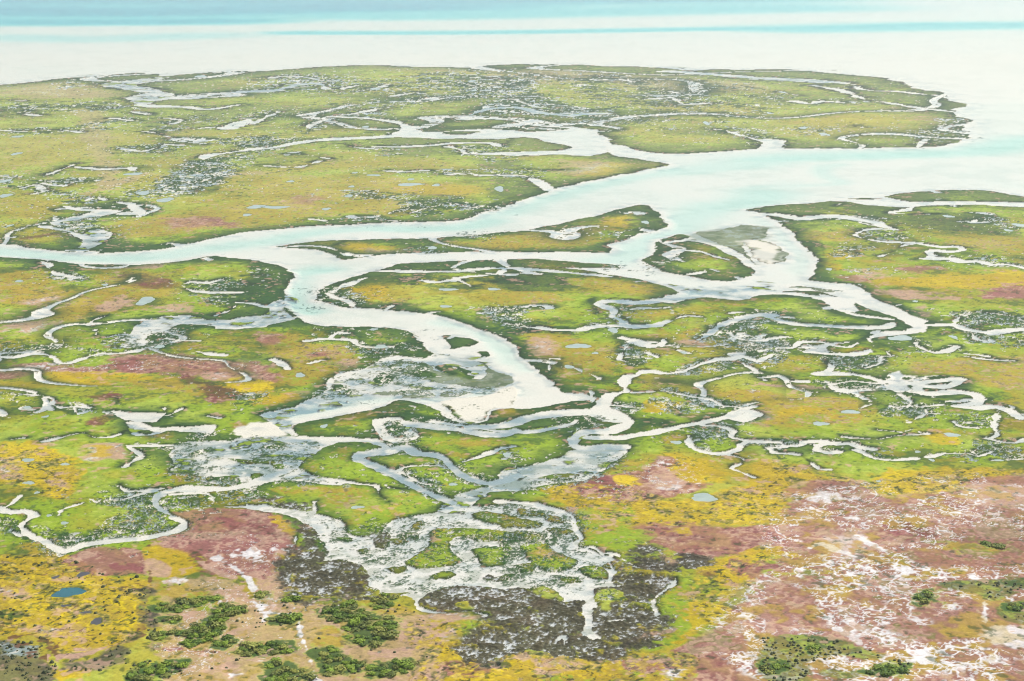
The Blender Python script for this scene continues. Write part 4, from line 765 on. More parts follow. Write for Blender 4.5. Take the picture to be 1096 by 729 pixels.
S .9 .4|-69.6,636.7 -57.9,615.9 -42.7,615.9 -33,611.9 -43.3,596.4 -55.9,592.6
S .5 .1|-11.4,684.9 4.4,682.5 4.3,663.4 -8,667.2
S .9 .3|-92,723.9 -76.4,723.9 -65.3,687.4 -79.6,692.4
S .5 .1|-51.9,588.9 -33.8,592.6 -33.5,554 -48.7,550.7
S .5 -.8|-42.3,557.3 -24.8,554 -2.4,547.5 -15.9,541.1 -41.2,541.1
S .6 .1|42.1,687.4 52.4,682.5 50.3,668.1 45,649.8 42,668.1
S .6 .2|42,604.1 46.8,620 53.2,604.1 58.1,596.4 52.2,592.6 47.7,581.6 42.8,588.9
S .5 0|61.1,570.9 72.9,588.9 79.8,592.6 84.8,588.9 83.3,578 73.5,570.9
S .5 .2|75.1,624.1 83.5,645.4 94.9,663.4 114.2,675.2 110.1,649.8 95.2,636.7 89.9,626.2 105.6,622 99.2,581.6 84.8,588.9 90.2,608 81.1,617.9
S .6 .2|55.5,549.1 66.5,541.1 75.6,533.3 79.3,524.2 75.2,518.4 68.4,528.7 57.9,539.5
S .7 .2|-3.3,680 3,675.2 11.9,647.6 11.7,641 -3.1,649.8
S .7 .2|36.9,668.1 41.8,663.4 44.1,636.7 34.4,638.9
S .6 -.3|50.8,534.8 58.8,531.8 64.4,522.8 55.6,516.9 49.7,522.8
S .6 .1|34.6,528.7 42,528.7 43.2,522.8 36.4,519.8
S .6 .2|137.2,547.5 139.2,534.8 134.6,522.8 130.4,525.7
S .8 .2|129.8,522.8 149.7,530.2 140.6,514
S .6 .1|100.6,620 111.2,626.2 104.7,609.9 98.4,606
S .6 .2|193.6,672.8 213,675.2 222,661.1 216.3,643.2 205.3,649.8 188.5,643.2
S .8 .3|123.7,596.4 146.8,596.4 138.6,576.2 121.6,576.2
S .8 .2|108.9,560.7 138.7,554 134.7,544.3 114.4,544.3
S .6 .1|187.9,641 195,628.2 195.2,615.9 184.3,617.9
S .7 .2|92.1,628.2 104.7,628.2 107.5,604.1 89.3,581.6
S .7 .2|163.4,626.2 167.7,620 161.7,604.1 159.9,611.9
S .9 -.2|197.5,636.7 212.8,632.4 206.3,611.9 194,611.9
S .6 .2|-113.4,479.4 -107.3,479.4 -105.8,472 -112,473.2
S .5 .2|-104.5,455.4 -92.1,454.3 -81.1,448.6 -79.8,441 -92.5,441.6
S .35 0|-107.9,481.9 -94.7,484.5 -85.1,455.4 -100.4,453.1
S .5 .3|-118.2,427.4 -109.2,429.4 -106,433.6 -101.9,427.4 -98.4,417.4 -92.4,407.9 -93.8,402 -111,399.3 -110.6,407.9 -107.7,417.4
S .5 .2|-99.4,434.6 -89.8,434.6 -86.3,423.3 -96.6,421.3
S .8 .2|-129.4,407.9 -121.1,401.4 -111.3,400.5 -112.9,397 -122.3,398.7
S .6 .2|-106.9,492.3 -96.6,495 -98,485.8 -103.8,484.5
S .5 0|-112.5,437.8 -104.2,437.8 -104.2,425.3 -112.5,426.4
S .6 .1|-83.7,435.7 -75,436.7 -71.7,431.5 -80.1,426.4
S .7 .2|-140.9,413.6 -135.8,409.8 -131.2,398.7 -136.8,400.5
S .4 .1|-85.8,484.5 -60.2,487.1 -61.6,467.1 -65.5,457.7 -66.8,446.4 -77.8,453.1
S .3 .2|-69.5,455.4 -58.4,446.4 -48.4,445.3 -48,441 -62.1,442.1 -71.8,442.1
S .3 .3|-45.2,508.7 -39.1,511.5 -33.4,497.7 -31,484.5 -36.8,479.4 -42.1,489.7
S .4 .2|-36.8,479.4 -29.2,479.4 -28.7,470.8 -34.7,470.8
S .4 .2|-30.8,444.2 -24.5,446.4 -16.9,429.4 -19.4,425.3 -27.6,437.8
S .6 .3|-13.5,453.1 -6.3,455.4 -4.8,446.4 -10.4,444.2
S .8 -.5|-34,404.2 -30.8,413.6 -20.3,415.5 -22.2,400.5 -25.7,395.5 -32.2,397
S .8 -.2|-12.6,423.3 0.5,425.3 0.5,417.4 -8.5,419.4
S .5 .3|-33.8,457.7 -27.7,453.1 -24.3,442.1 -30,444.2
S .5 .3|-22.5,463.6 -17.3,460 -6.2,442.1 -13.2,444.2
S .3 .3|-52,415.5 -46.3,411.6 -43.9,400.5 -47.7,400.5
S .6 .3|-36.6,523.1 -14.8,503.1 -17.8,499 -33.8,504.5
S .35 .1|-2.3,472 6.5,467.1 -0.1,455.4 -2.2,455.4
S .4 .1|2,446.4 19.2,453.1 29.5,469.5 35.9,476.9 34.5,467.1 21.7,445.3 4.8,437.8
S .6 .2|50.8,500.4 65.3,503.1 69.8,489.7 66.1,484.5 60.9,492.3
S .5 .3|68.8,505.9 72.1,495 71,487.1 67.1,492.3
S .8 -.4|-2.1,425.3 7.3,423.3 16.4,415.5 17,397 -2,395.5 -2,404.2 8.3,407.9 7.1,413.6 -2.1,415.5
S .4 .2|57.5,489.7 60.2,479.4 61.5,472 57.1,479.4
S .7 .3|13.5,511.5 31.3,514.3 30.6,503.1 19.3,495
S .6 .2|80,485.8 87.6,485.8 90.3,479.4 82.1,470.8 79.7,474.4
S .7 .1|96.5,484.5 102.6,484.5 101.1,473.2 94.9,475.7
S .8 .0|108.4,479.4 113.1,476.9 124.2,467.1 112.2,465.9
S .7 .1|127.5,520.1 142.1,520.1 139.9,514.3 126.7,512.9
S .8 .1|128.5,469.5 142.4,474.4 149.1,472 140.7,468.3
S .8 .2|148.7,514.3 164.8,514.3 159,497.7 148,503.1
S .6 .2|149,487.1 158.1,476.9 154.7,465.9 148.4,472
S .8 -.55|-40,386.8 -28,391.9 -23.3,397.2 -27.4,381.7 -32.1,380.1 -37.2,382.6
S .8 -.55|-35.9,368.1 -18.2,367.4 -13.4,365.1 -22.5,359.8 -30.8,363.5
S .8 -.4|-34,388.5 -22,395.4 -23.6,402.6 -31,398.9
S .8 -.55|-14.5,398.9 0.5,400.7 0.5,393.6 -10.5,391.9
S .8 -.55|-2,402.6 7.6,402.6 12.4,391.9 6.9,395.4 1.8,391.9 1.7,378.4 -1.9,381.7
S 1.4 -.95|-54.3,399 -32.6,409.8 18.8,421.1 18,388.7 39.8,368.4 31.1,346.6 20.7,357.7 2.8,366.5 -17.9,364.8 -24.5,360.6 -52.1,382.2
S .8 -.55|9.5,398.9 17.1,398.9 17.7,383.4 12.9,386.8
S .8 -.5|-1.9,376.8 16.1,374.4 17.5,365.8 -1.8,365.1
S .5 .4|-123.1,397.2 -110.9,398.9 -100.8,398.9 -114.5,388.5 -117.7,386.8
S .4 .2|-130.5,400.7 -120.4,391.9 -120.7,388.5 -130.1,397.2
V .26|85.6,349.7 97.9,342.8 107.1,340.1 105.2,329.6 100.3,319.8 88,316.2 85.4,327.1 82.3,334.8
V .10|107.8,425.3 115.4,431.5 120.6,425.3 114.9,413.6 108.8,415.5
V .12|70.4,423.3 80.7,424.3 81.8,419.4 77.1,415.5 72.6,411.6 68.9,413.6
V .20|50,357.7 79.4,382.2 127.1,369.6 131.5,316.5 86.6,299 53.5,307.6 44.5,330.9
V .13|75.7,433.1 152.3,450 123.4,357.7 79.3,357.7 66.1,388.7
V .12|41.1,340.1 53.4,341.4 50,332.2 40.5,324.6
V .12|85.5,373.6 90.8,370.5 88.1,358.3 82.7,359.8
V .12|99.5,376.8 111.2,380.1 118.6,372 116.3,368.1 98.8,368.9
V .03|-92.7,397.2 -63.5,400.7 -59.1,370.5 -67.8,368.9 -79.7,381.7
V .02|-65.4,375.2 -54.8,359.8 -48.8,340.1 -41.9,310.4 -55.1,310.4
V .04|18.9,444.2 38,455.4 52.6,472 57.9,442.1 41.4,429.4 23.6,427.4
V .05|-87.2,365.8 -67.2,365.8 -57.2,337.4 -68.5,312.5 -75.6,312.5
V .05|-191.4,574.5 -143.6,600.2 -95.4,588.9 -104.5,557.3 -145.9,570.9
Z v|104.1,366.6 118.4,367.4 128.9,368.9 127.5,364.3 114.9,355.4 110.8,361.3
Z v|115.4,351.1 124.2,353.9 120.4,342.1 114.2,345.5
Z v|56.6,333.5 67.7,334.8 78.5,329.6 82.7,324.6 79,322.2 70.9,323.4 64.9,319.8 62.2,310.4 53.1,310.4
Z v|78.2,318.6 83.2,322.2 87.1,321 85.1,315 80.2,313.9
Z v|66.8,318.6 76.7,316.2 75.1,313.9 67.2,315
Q .16|-135.2,383.4 -120.8,386.8 -113.7,383.4 -104.1,372 -98.5,368.9 -91.4,368.9 -86.9,353.9 -84.2,332.2 -92.6,327.1 -98.8,324.6 -109.6,336.1 -119.9,336.1
Q .10|8.2,437.8 18.1,443.1 33.8,437.8 49.3,427.4 67.4,439.9 77.5,437.8 72.9,409.8 31.7,407.9 18,423.3
Q .10|-24.6,340.1 -18.2,342.8 -12.6,342.1 -10.6,328.4 -4.6,319.8 0.4,322.2 0.4,310.4 -21.7,310.4 -20.3,322.2
Q .10|-1.7,326.5 14.2,324.6 23.8,327.1 38.4,324.6 40,319.8 36.9,310.4 -1.6,310.4
Q .08|46.6,378.4 56.9,383.4 66.6,391.9 68.3,381.7 58.2,375.2 60.3,368.9 50.6,353.9 52.3,349.7 45.5,340.1 42.7,353.9
Q .08|76.8,464.7 92.3,457.7 104.5,444.2 130.2,456.6 158.3,456.6 157,452.7 137.4,446.4 121.4,433.6 104.9,436.7 91.1,447.5 81.3,439.9 70.7,425.3
Q .08|-162.4,481.9 -135.7,467.1 -129,453.1 -128.2,429.4 -151.2,446.4
N .5|56.6,333.5 67.7,334.8 78.5,329.6 82.7,324.6 79,322.2 70.9,323.4 64.9,319.8 62.2,310.4 53.1,310.4
N .55|-118.9,332.8 -109,332.2 -105,329.6 -103,324.6 -99.1,319.8 -97,310.4 -111.6,310.4
N .4|-99.6,321.6 -91.7,323.4 -87.6,328.4 -83.8,325.9 -84.5,319.8 -89.8,316.2 -97.4,317.4
N .6|-94.7,355.4 -94.9,361.3 -92.4,362.8 -87.2,360.5 -87.5,353.9 -89,355.4 -91.3,358.3
N .5|-88.1,353.9 -84.8,349.7 -81.6,340.1 -78.8,324.6 -77.2,315 -80.4,324.6 -83.2,337.4 -86.7,345.5
N .05|-135.2,383.4 -120.8,386.8 -91.4,368.9 -84.2,332.2 -97.9,327.1 -109.6,336.1 -119.9,336.1
N .2|-103.3,373.6 -94.2,370.5 -94,367.4 -99.7,368.9
N .5|78.2,318.6 83.2,322.2 87.1,321 85.1,315 80.2,313.9
N .4|104.1,366.6 118.4,367.4 128.9,368.9 127.5,364.3 114.9,355.4 110.8,361.3
N .4|115.4,351.1 124.2,353.9 120.4,342.1 114.2,345.5
N .025|-88.3,365.9 -67.3,367.2 -55.2,357.7 -19.3,346.6 -17.8,299 -72.6,299
N .3|-61.6,351.1 -56.2,345.5 -56.1,337.4 -59.6,338.7
N .3|-30.2,355.4 -20.8,351.1 -21.7,346.9 -29.7,348.3
N .6|-84.5,319.8 -71.5,322.2 -70.5,312.5 -82.8,312.5
P|-426.4,1374,3.7,7.5
P|-390,1250,3,7.8
P|-405.1,2089,7.1,17.1
P|-269.9,1129,5.4,6.4
P|-161.1,1887,5.1,14
P|-50.3,2010,4.5,11.9
P|-43.9,1863,2.8,10.2
P|-133.6,1455,3.1,6.3
P|-112.7,1136,1.7,3.9
P|-97.9,1123,4.2,3.8
P|181.2,1488,2.4,13.2
P|310.8,1840,3,10
P|263.8,1445,3.9,6.2
P|273.3,1393,3.3,9.7
P|255.7,1586,2.6,7.5
P|-351.2,1092,3.6,8.4
P|-328.5,1024,3.7,6.4
P|-241.8,1035,3.8,7.6
P|-221,1004,4.9,7.2
P|-157.4,975.7,5.9,5.8
P|-158.9,943.8,2.6,3.6
P|-289,904.5,1.4,3.4
P|-191.9,734.3,1.4,1.7
P|-235,742.8,1.8,2.3
P|-152.7,1090,2.6,3.6
P|-108.3,1065,2.1,3.4
P|-105.6,1022,2,5.3
P|-69.5,1075,8.1,5.8
P|-51.5,1072,2.6,4.7
P|-114.1,967,2.6,3.8
P|-145.8,973.8,8.1,3.9
P|-70.3,1101,2.5,3.7
P|-8.5,1054,2.9,10.1
P|-29.8,723.2,3.6,2.7
P|-8.5,724.3,2.9,2.2
P|-42.3,832.5,1.8,4.3
P|77.7,916.4,1.7,5.2
P|260.4,938.3,2.6,4.5
P|292.8,906.2,3.6,5
P|280.7,888,2.2,3.2
P|157,772.7,1.4,2.5
P|279.8,907.9,0.8,2.5
P|-164.8,698.5,3.4,7.2
P|-139.7,611.9,1.9,2.4
P|-166.2,524.2,1.3,1.5
P|-51.9,611.9,2.5,2.4
P|-57.3,641.9,1.6,1.7
P|-78.3,567.5,1.6,2.8
P|-29.4,686.4,2.1,2.5
P|41.9,640.1,2,3.5
P|26.4,612.7,4,3.6
P|21.5,579.8,1.5,2.5
P|32.5,601,1,1.5
P|67,602.1,1.3,1.5
P|179.5,628.2,1.4,2.5
P|157.6,626.2,4.1,4.2
P|181,697.5,1.3,1.5
P|114.9,518.6,2.5,2.3
P|102.1,504.5,2.1,2.2
P|142.2,491.8,2.4,1.8
P|126.6,473.9,0.7,1.2
P|128.9,465.5,0.7,1.2
P|149.4,465.2,1.6,0.7
P|52.3,483.7,1.4,1.8
P|-1.6,470.8,1.2,1.7
P|54.8,430.4,3.5,2.9
P|107.9,444.9,0.6,0.9
P|-148.5,465.2,1.5,1.7
P|-136.1,461.2,1.1,1.2
P|-141.9,443.6,1.5,1.3
P|-137,435,0.6,1.1
P|-122,409.4,1,0.9
P|-156.8,512.9,1,1.1
P|-128,415.5,0.7,0.8
P|-61.9,501.7,0.9,2.2
P|-17.3,442.1,1,1.3
P|-43.4,422.3,1.6,1.2
P|-107.4,360.1,3.5,2.5
P|-96.3,342.8,1.2,1.6
P|-107.1,371.7,1.3,1.4
P|-106.2,352.5,1,0.7
P|-113.5,369.7,0.8,0.8
P|-100.2,348.3,1.1,0.6
T 40|-84.8,350.8 -82.2,353.2 -76.8,354.7 -74.4,357.1 -71.5,356.9 -71.2,353.9 -76,350.4 -79,348.5 -82.9,348.5
T 40|-70.4,347.6 -68.4,352.2 -63.7,351.4 -62.5,347.6 -65.8,344.1 -68.9,344.4
T 70|-77.7,335.8 -73.5,338.1 -71.7,342.8 -66.3,343.4 -65.5,337.4 -68.1,332.2 -71.6,328.4 -73.8,329.9 -74.4,334.1
T 10|-80.8,343.8 -77.5,344.1 -76.9,341.4 -80.3,341.4
T 16|-67.3,330.9 -64,333.5 -62,329.6 -64,327.1 -66.8,328.1
T 22|-61.6,325.6 -58,329.6 -55.3,329.6 -54.7,325.9 -59.1,323.4
T 34|-82.3,315 -80.5,320.4 -78.3,319.8 -71.3,321.6 -71.5,317.4 -76.2,310.4 -81.3,310.4
T 12|-81.6,336.1 -79,335.4 -78.3,332.2 -80.4,332.2
T 8|-55,356.9 -51.3,357.1 -50.9,353.9 -54,353.9
T 8|-61.3,360.1 -58.9,360.1 -58.5,357.1 -60.5,356.9
T 16|-56.3,344.4 -54.1,346.6 -49.8,343.4 -50.1,341.4 -54.5,341.1
T 110|-46.2,348.3 -43,352.5 -38.2,355.4 -34.2,348.3 -27.1,344.1 -26,336.1 -29.3,329.6 -32.4,328.4 -37,332.2 -38.5,341.4 -44.4,344.8
T 24|-34.1,353.9 -30.5,359.5 -27.6,358.6 -28.2,351.4 -32,350
T 18|-57.5,327.1 -54.4,329.9 -50.2,330.3 -48.9,326.5 -54.2,324.6 -56.8,324.6
T 40|-54.2,318 -51.2,322.2 -48.3,319.8 -43.2,316.8 -42.4,310.4 -52.1,310.4
T 50|-43.8,325.9 -40.4,328.4 -37.3,324.6 -32.1,319.2 -33.3,315 -40.4,315 -40.5,319.8 -43,323.4
T 30|-30.9,318 -27.6,321 -23.4,321.6 -21.2,319.8 -22.9,313.9 -30,312.7
T 14|96.9,355.4 100.4,361.3 102.6,361 100.3,355.4 97,352.2
T 10|54.5,319.8 58,321.6 60.3,319.8 57.1,316.2 53.8,315
T 6|65.9,329.6 67.8,329.6 67.2,326.5 65.6,326.1
T 16|128.1,391.9 124.3,393.6 128,389.3 128.4,392.8
T 14|75.6,316.2 81.6,319.8 86.3,319.8 84.6,315 79.2,313.9
T 12|117.5,352.5 120.5,353.2 120,349.7 117.2,349.7"""
H = 150.0
HAZE = 0.75e-4
PITCH = math.atan(409.5/1700.0)
LENS = 1700.0/1096.0*36.0
rng = np.random.default_rng(7); random.seed(7)
f32 = np.float32

# ------------------------------------------------------------------ noise
TBL = rng.uniform(-1, 1, (256, 256)).astype(f32)
def vnoise(x, y, s, seed):
    a = 0.6 + seed*1.7; c, sn = math.cos(a), math.sin(a)
    u = (x*c - y*sn)/s + seed*37.31; v = (x*sn + y*c)/s + seed*11.77
    iu = np.floor(u); iv = np.floor(v)
    fu = (u-iu).astype(f32); fv = (v-iv).astype(f32)
    iu = iu.astype(np.int32) & 255; iv = iv.astype(np.int32) & 255
    iu1 = (iu+1) & 255; iv1 = (iv+1) & 255
    fu = fu*fu*(3-2*fu); fv = fv*fv*(3-2*fv)
    return (TBL[iu, iv]*(1-fu)+TBL[iu1, iv]*fu)*(1-fv) + (TBL[iu, iv1]*(1-fu)+TBL[iu1, iv1]*fu)*fv
def fbm(x, y, s, seed, n=3):                # about unit standard deviation
    t = 0; a = 1.0; q = 0
    for i in range(n):
        t = t + a*vnoise(x, y, s, seed+i*0.37); q += a*a; a *= 0.6; s *= 0.47
    return t*(2.75/math.sqrt(q))
def ss(a, b, v):
    t = np.clip((v-a)/(b-a), 0, 1); return t*t*(3-2*t)

# ------------------------------------------------------------------ the ground lattice: a fan of cells, finest where the marsh is
def grow(a, step, fac, end):
    r = []; s = step
    while (a < end) if step > 0 else (a > end):
        a += s; s *= fac; r.append(a)
    return r
cols = np.array(sorted(grow(-170, -1.6, 1.35, -6000) + list(np.arange(-170, 1266.1, 1.0)) + grow(1266, 1.6, 1.35, 7000)))
rows = np.array(sorted([-39, -37, -33, -29, -25, -21] + list(np.arange(-18, 64, 1.6)) + list(np.arange(64, 790, 0.62)) + grow(790, .8, 1.06, 2600)))
dyv = -(rows-364.5)/1700.0
ca, sa = math.cos(PITCH), math.sin(PITCH)
tt = H/(sa - dyv*ca)                         # slant depth of each row
RY = (ca + dyv*sa)*tt                        # ground distance of each row (falls with index)
UX = (cols-548)/1700.0
NR, NC = len(rows), len(cols)
X = (UX[None, :]*tt[:, None]); Y = np.repeat(RY[:, None], NC, 1)
VP = np.abs(np.gradient(RY, rows)); HP = tt/1700.0
RG = np.sqrt(VP*HP)
vp = VP[:, None].astype(f32); rg = RG[:, None].astype(f32)
NEGY = -RY
def rslice(y0, y1):
    i0 = np.searchsorted(NEGY, -y1) - 1; i1 = np.searchsorted(NEGY, -y0) + 1
    return max(0, i0), min(NR, i1+1)
def cslice(x0, x1, i0, i1):
    d = tt[i0:i1]
    lo = min((x0/d).min(), (x0/d).max()); hi = max((x1/d).min(), (x1/d).max())
    j0 = np.searchsorted(UX, lo) - 1; j1 = np.searchsorted(UX, hi) + 1
    return max(0, j0), min(NC, j1+1)

def smooth(P, closed, k=4):                  # centripetal-ish Catmull-Rom through the survey points
    P = np.array(P, float); n = len(P)
    if n < 3: k = 1
    if closed: Q = np.vstack([P[-1], P, P[0], P[1]])
    else: Q = np.vstack([2*P[0]-P[1], P, 2*P[-1]-P[-2]])
    out = []
    m = n if closed else n-1
    for i in range(m):
        p0, p1, p2, p3 = Q[i:i+4]
        l0, l1, l2 = [np.hypot(*(v[:2]))+1e-6 for v in (p1-p0, p2-p1, p3-p2)]
        m1 = (p2-p0)*l1/(l0+l1); m2 = (p3-p1)*l1/(l1+l2)
        for q in range(k):
            t = q/k
            c = (2*t**3-3*t*t+1)*p1+(t**3-2*t*t+t)*m1+(3*t*t-2*t**3)*p2+(t**3-t*t)*m2
            out.append(0.3*(p1+(p2-p1)*t)+0.7*c)
    if not closed: out.append(P[-1])
    return np.array(out)

def inside_mask(P, i0, i1, j0, j1):
    m = np.zeros((i1-i0, j1-j0), bool)
    A = P; B = np.roll(P, -1, 0)
    for r in range(i0, i1):
        y = RY[r]
        c = (A[:, 1] > y) != (B[:, 1] > y)
        if not c.any(): continue
        a = A[c]; b = B[c]
        xs = np.sort(a[:, 0]+(y-a[:, 1])/(b[:, 1]-a[:, 1])*(b[:, 0]-a[:, 0]))
        js = np.searchsorted(UX[j0:j1], xs/tt[r])
        for k in range(0, len(js)-1, 2): m[r-i0, js[k]:js[k+1]] = True
    return m
def seg_dist(Dg, off, a, b, R, wa=0.0, wb=0.0):  # lower Dg to the distance from segment a-b (minus half width)
    i0, i1 = rslice(min(a[1], b[1])-R, max(a[1], b[1])+R)
    j0, j1 = cslice(min(a[0], b[0])-R, max(a[0], b[0])+R, i0, i1)
    i0 = max(i0, off[0]); i1 = min(i1, off[1]); j0 = max(j0, off[2]); j1 = min(j1, off[3])
    if i0 >= i1 or j0 >= j1: return
    x = X[i0:i1, j0:j1]; y = Y[i0:i1, j0:j1]
    dx, dy = b[0]-a[0], b[1]-a[1]; L = dx*dx+dy*dy+1e-9
    t = np.clip(((x-a[0])*dx+(y-a[1])*dy)/L, 0, 1)
    d = np.hypot(x-a[0]-t*dx, y-a[1]-t*dy) - 0.5*(wa+(wb-wa)*t)
    v = Dg[i0-off[0]:i1-off[0], j0-off[2]:j1-off[2]]
    np.minimum(v, d, out=v)
def vpat(y): return float(np.interp(-y, NEGY, VP))
def poly_sd(P, k=5.0, closed_k=4):
    P = smooth(P, True, closed_k)
    R = k*vpat(P[:, 1].mean())
    i0, i1 = rslice(P[:, 1].min()-R, P[:, 1].max()+R)
    j0, j1 = cslice(P[:, 0].min()-R, P[:, 0].max()+R, i0, i1)
    if i0 >= i1 or j0 >= j1: return None
    D = np.full((i1-i0, j1-j0), 1e9, f32); off = (i0, i1, j0, j1)
    for n in range(len(P)):
        a, b = P[n], P[(n+1) % len(P)]
        seg_dist(D, off, a, b, k*vpat(0.5*(a[1]+b[1])))
    lim = k*vp[i0:i1]
    D = np.minimum(D, lim)
    m = inside_mask(P, *off)
    return np.where(m, -D, D), off
def line_sd(P, k=4.0):
    P = smooth(P, False)
    w = np.maximum(P[:, 2], 0.2)
    R = k*vpat(P[:, 1].mean())+w.max()
    i0, i1 = rslice(P[:, 1].min()-R, P[:, 1].max()+R)
    j0, j1 = cslice(P[:, 0].min()-R, P[:, 0].max()+R, i0, i1)
    if i0 >= i1 or j0 >= j1: return None
    D = np.full((i1-i0, j1-j0), 1e9, f32); off = (i0, i1, j0, j1)
    for n in range(len(P)-1):
        a, b = P[n], P[n+1]
        seg_dist(D, off, a, b, k*vpat(0.5*(a[1]+b[1]))+max(w[n], w[n+1]), w[n], w[n+1])
    return np.minimum(D, (k*vp[i0:i1]).astype(f32)), off

FEATS = []
for ln in MAP.strip().split('\n'):
    h, b = ln.split('|'); h = h.split()
    FEATS.append((h[0], h[1:], [tuple(map(float, q.split(','))) for q in b.split(' ')]))

# ------------------------------------------------------------------ shared noise fields
NW = sum(np.minimum(L, 5*rg)*fbm(X, Y, L, 3.1+i, 1) for i, L in enumerate((40., 18., 8., 3.6, 1.6, .8)))*0.22   # wander of every edge (metres)
N80 = fbm(X, Y, 90, 1.0, 4); N25 = fbm(X, Y, 26, 2.0, 3); N7 = fbm(X, Y, 7, 4.0, 3); N2 = fbm(X, Y, 2.2, 5.0, 2); N1 = fbm(X, Y, 0.9, 6.0, 2)

# ------------------------------------------------------------------ waterline
D = np.full((NR, NC), 1e6, f32)
FLAT = np.zeros((NR, NC), f32); SAND = np.zeros((NR, NC), f32); MUD = np.zeros((NR, NC), f32); DEEP = np.zeros((NR, NC), f32); CR = np.full((NR, NC), 1e6, f32)
for k, pre, P in FEATS:
    if k in 'WLFXM':
        r = poly_sd(P)
        if r is None: continue
        d, (i0, i1, j0, j1) = r; s = (slice(i0, i1), slice(j0, j1))
        if k == 'W': D[s] = np.minimum(D[s], d)
        else:
            D[s] = np.maximum(D[s], -d)
            w = ss(-0.8, 0.8, (-d+NW[s]*0.8)/vp[i0:i1]) if k != 'M' else ss(-1.6, 2.6, (-d+NW[s]*1.4)/vp[i0:i1]+.9*N1[s]+.6*N2[s])
            for tgt, key in ((FLAT, 'F'), (SAND, 'X'), (MUD, 'M')):
                if key == k: tgt[s] = np.maximum(tgt[s], w)
                else: tgt[s] *= (1-w)
    elif k == 'C':
        r = line_sd(P)
        if r is None: continue
        d, (i0, i1, j0, j1) = r; s = (slice(i0, i1), slice(j0, j1))
        D[s] = np.minimum(D[s], d); CR[s] = np.minimum(CR[s], d)
    elif k == 'DL':
        r = line_sd(P, 7)
        if r is None: continue
        d, (i0, i1, j0, j1) = r; s = (slice(i0, i1), slice(j0, j1))
        wm = np.mean([q[2] for q in P])
        w = np.array([q[2] for q in P]).mean()
        v = (d/vp[i0:i1])
        ww = w/vpat(np.mean([q[1] for q in P]))
        DEEP[s] = np.maximum(DEEP[s], (0.5 if float(pre[0]) < 1.6 and P[0][1] < 2600 else .85)*float(pre[0])*np.exp(-(np.maximum(v+ww*.35, 0)/(ww*.60))**2))
DW = D + NW*0.36
# ------------------------------------------------------------------ colours (albedo of plants, mud and sand, with far haze mixed in)
def lin(r, g, b):
    q = np.array([r, g, b])/255.; return (np.where(q <= .04045, q/12.92, ((q+.055)/1.055)**2.4)*ALB).astype(f32)
ALB = 0.50
PAL = {k: lin(*v) for k, v in dict(g=(156, 182, 38), G=(54, 94, 40), D=(32, 52, 26), o=(194, 166, 54), y=(214, 180, 22), Y=(246, 216, 14),
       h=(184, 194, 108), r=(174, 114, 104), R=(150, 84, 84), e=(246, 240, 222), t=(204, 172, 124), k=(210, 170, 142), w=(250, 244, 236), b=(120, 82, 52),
       v=(122, 124, 56), m=(104, 100, 78), n=(56, 54, 40), s=(160, 178, 174), f=(150, 160, 128), a=(250, 242, 219), l=(188, 200, 80)).items()}
ALT = dict(h='lo', l='go', D='Gg', a='kw', w='kw', s='aa', f='Ga', g='ol', v='Gl', G='Dg', o='gk', y='oY', Y='yo', r='kR', R='rb', t='ko', k='tw', b='Ro', m='nk', n='mn')
def mixc(c, col, w): return c + (PAL[col]-c)*w[..., None]
COL = np.empty((NR, NC, 3), f32); COL[:] = PAL['g']
COL = mixc(COL, 'o', 0.6*ss(0.5, 1.7, N80+0.45*N7)); COL = mixc(COL, 'l', 0.6*ss(0.0, 1.6, N25+0.5*N2))
def blur(a, nr, nc):
    for ax, n in ((0, nr), (1, nc)):
        for _ in range(2):
            c = np.cumsum(a, ax, dtype=np.float64); m = a.shape[ax]
            hi = np.minimum(np.arange(m)+n, m-1); lo = np.maximum(np.arange(m)-n-1, 0)
            a = ((np.take(c, hi, ax)-np.take(c, lo, ax))/(2*n+1)).astype(f32)
    return a
WETB = blur((DW < 0).astype(f32), 12, 30)+.035*N7+.03*N25      # wet ground near water stays green, the hearts of the meadows dry to ochre
COL = mixc(COL, 'o', .42*ss(.08, -.03, WETB)); COL = mixc(COL, 'G', .6*ss(.16, .42, WETB))
COL = mixc(COL, 'G', 0.7*ss(0.7, 1.7, -N80*0.5-N25*0.8+0.5*N2)); COL = mixc(COL, 'y', 0.35*ss(0.8, 1.8, N7*0.7-0.6*N25))
VEIN = np.abs(fbm(X, Y, 5.0, 8.0, 3)); VEIN2 = np.abs(fbm(X, Y, 2.3, 8.6, 3)); VEINB = fbm(X, Y, 14, 9.1, 3)
GREENW = np.zeros((NR, NC), f32)
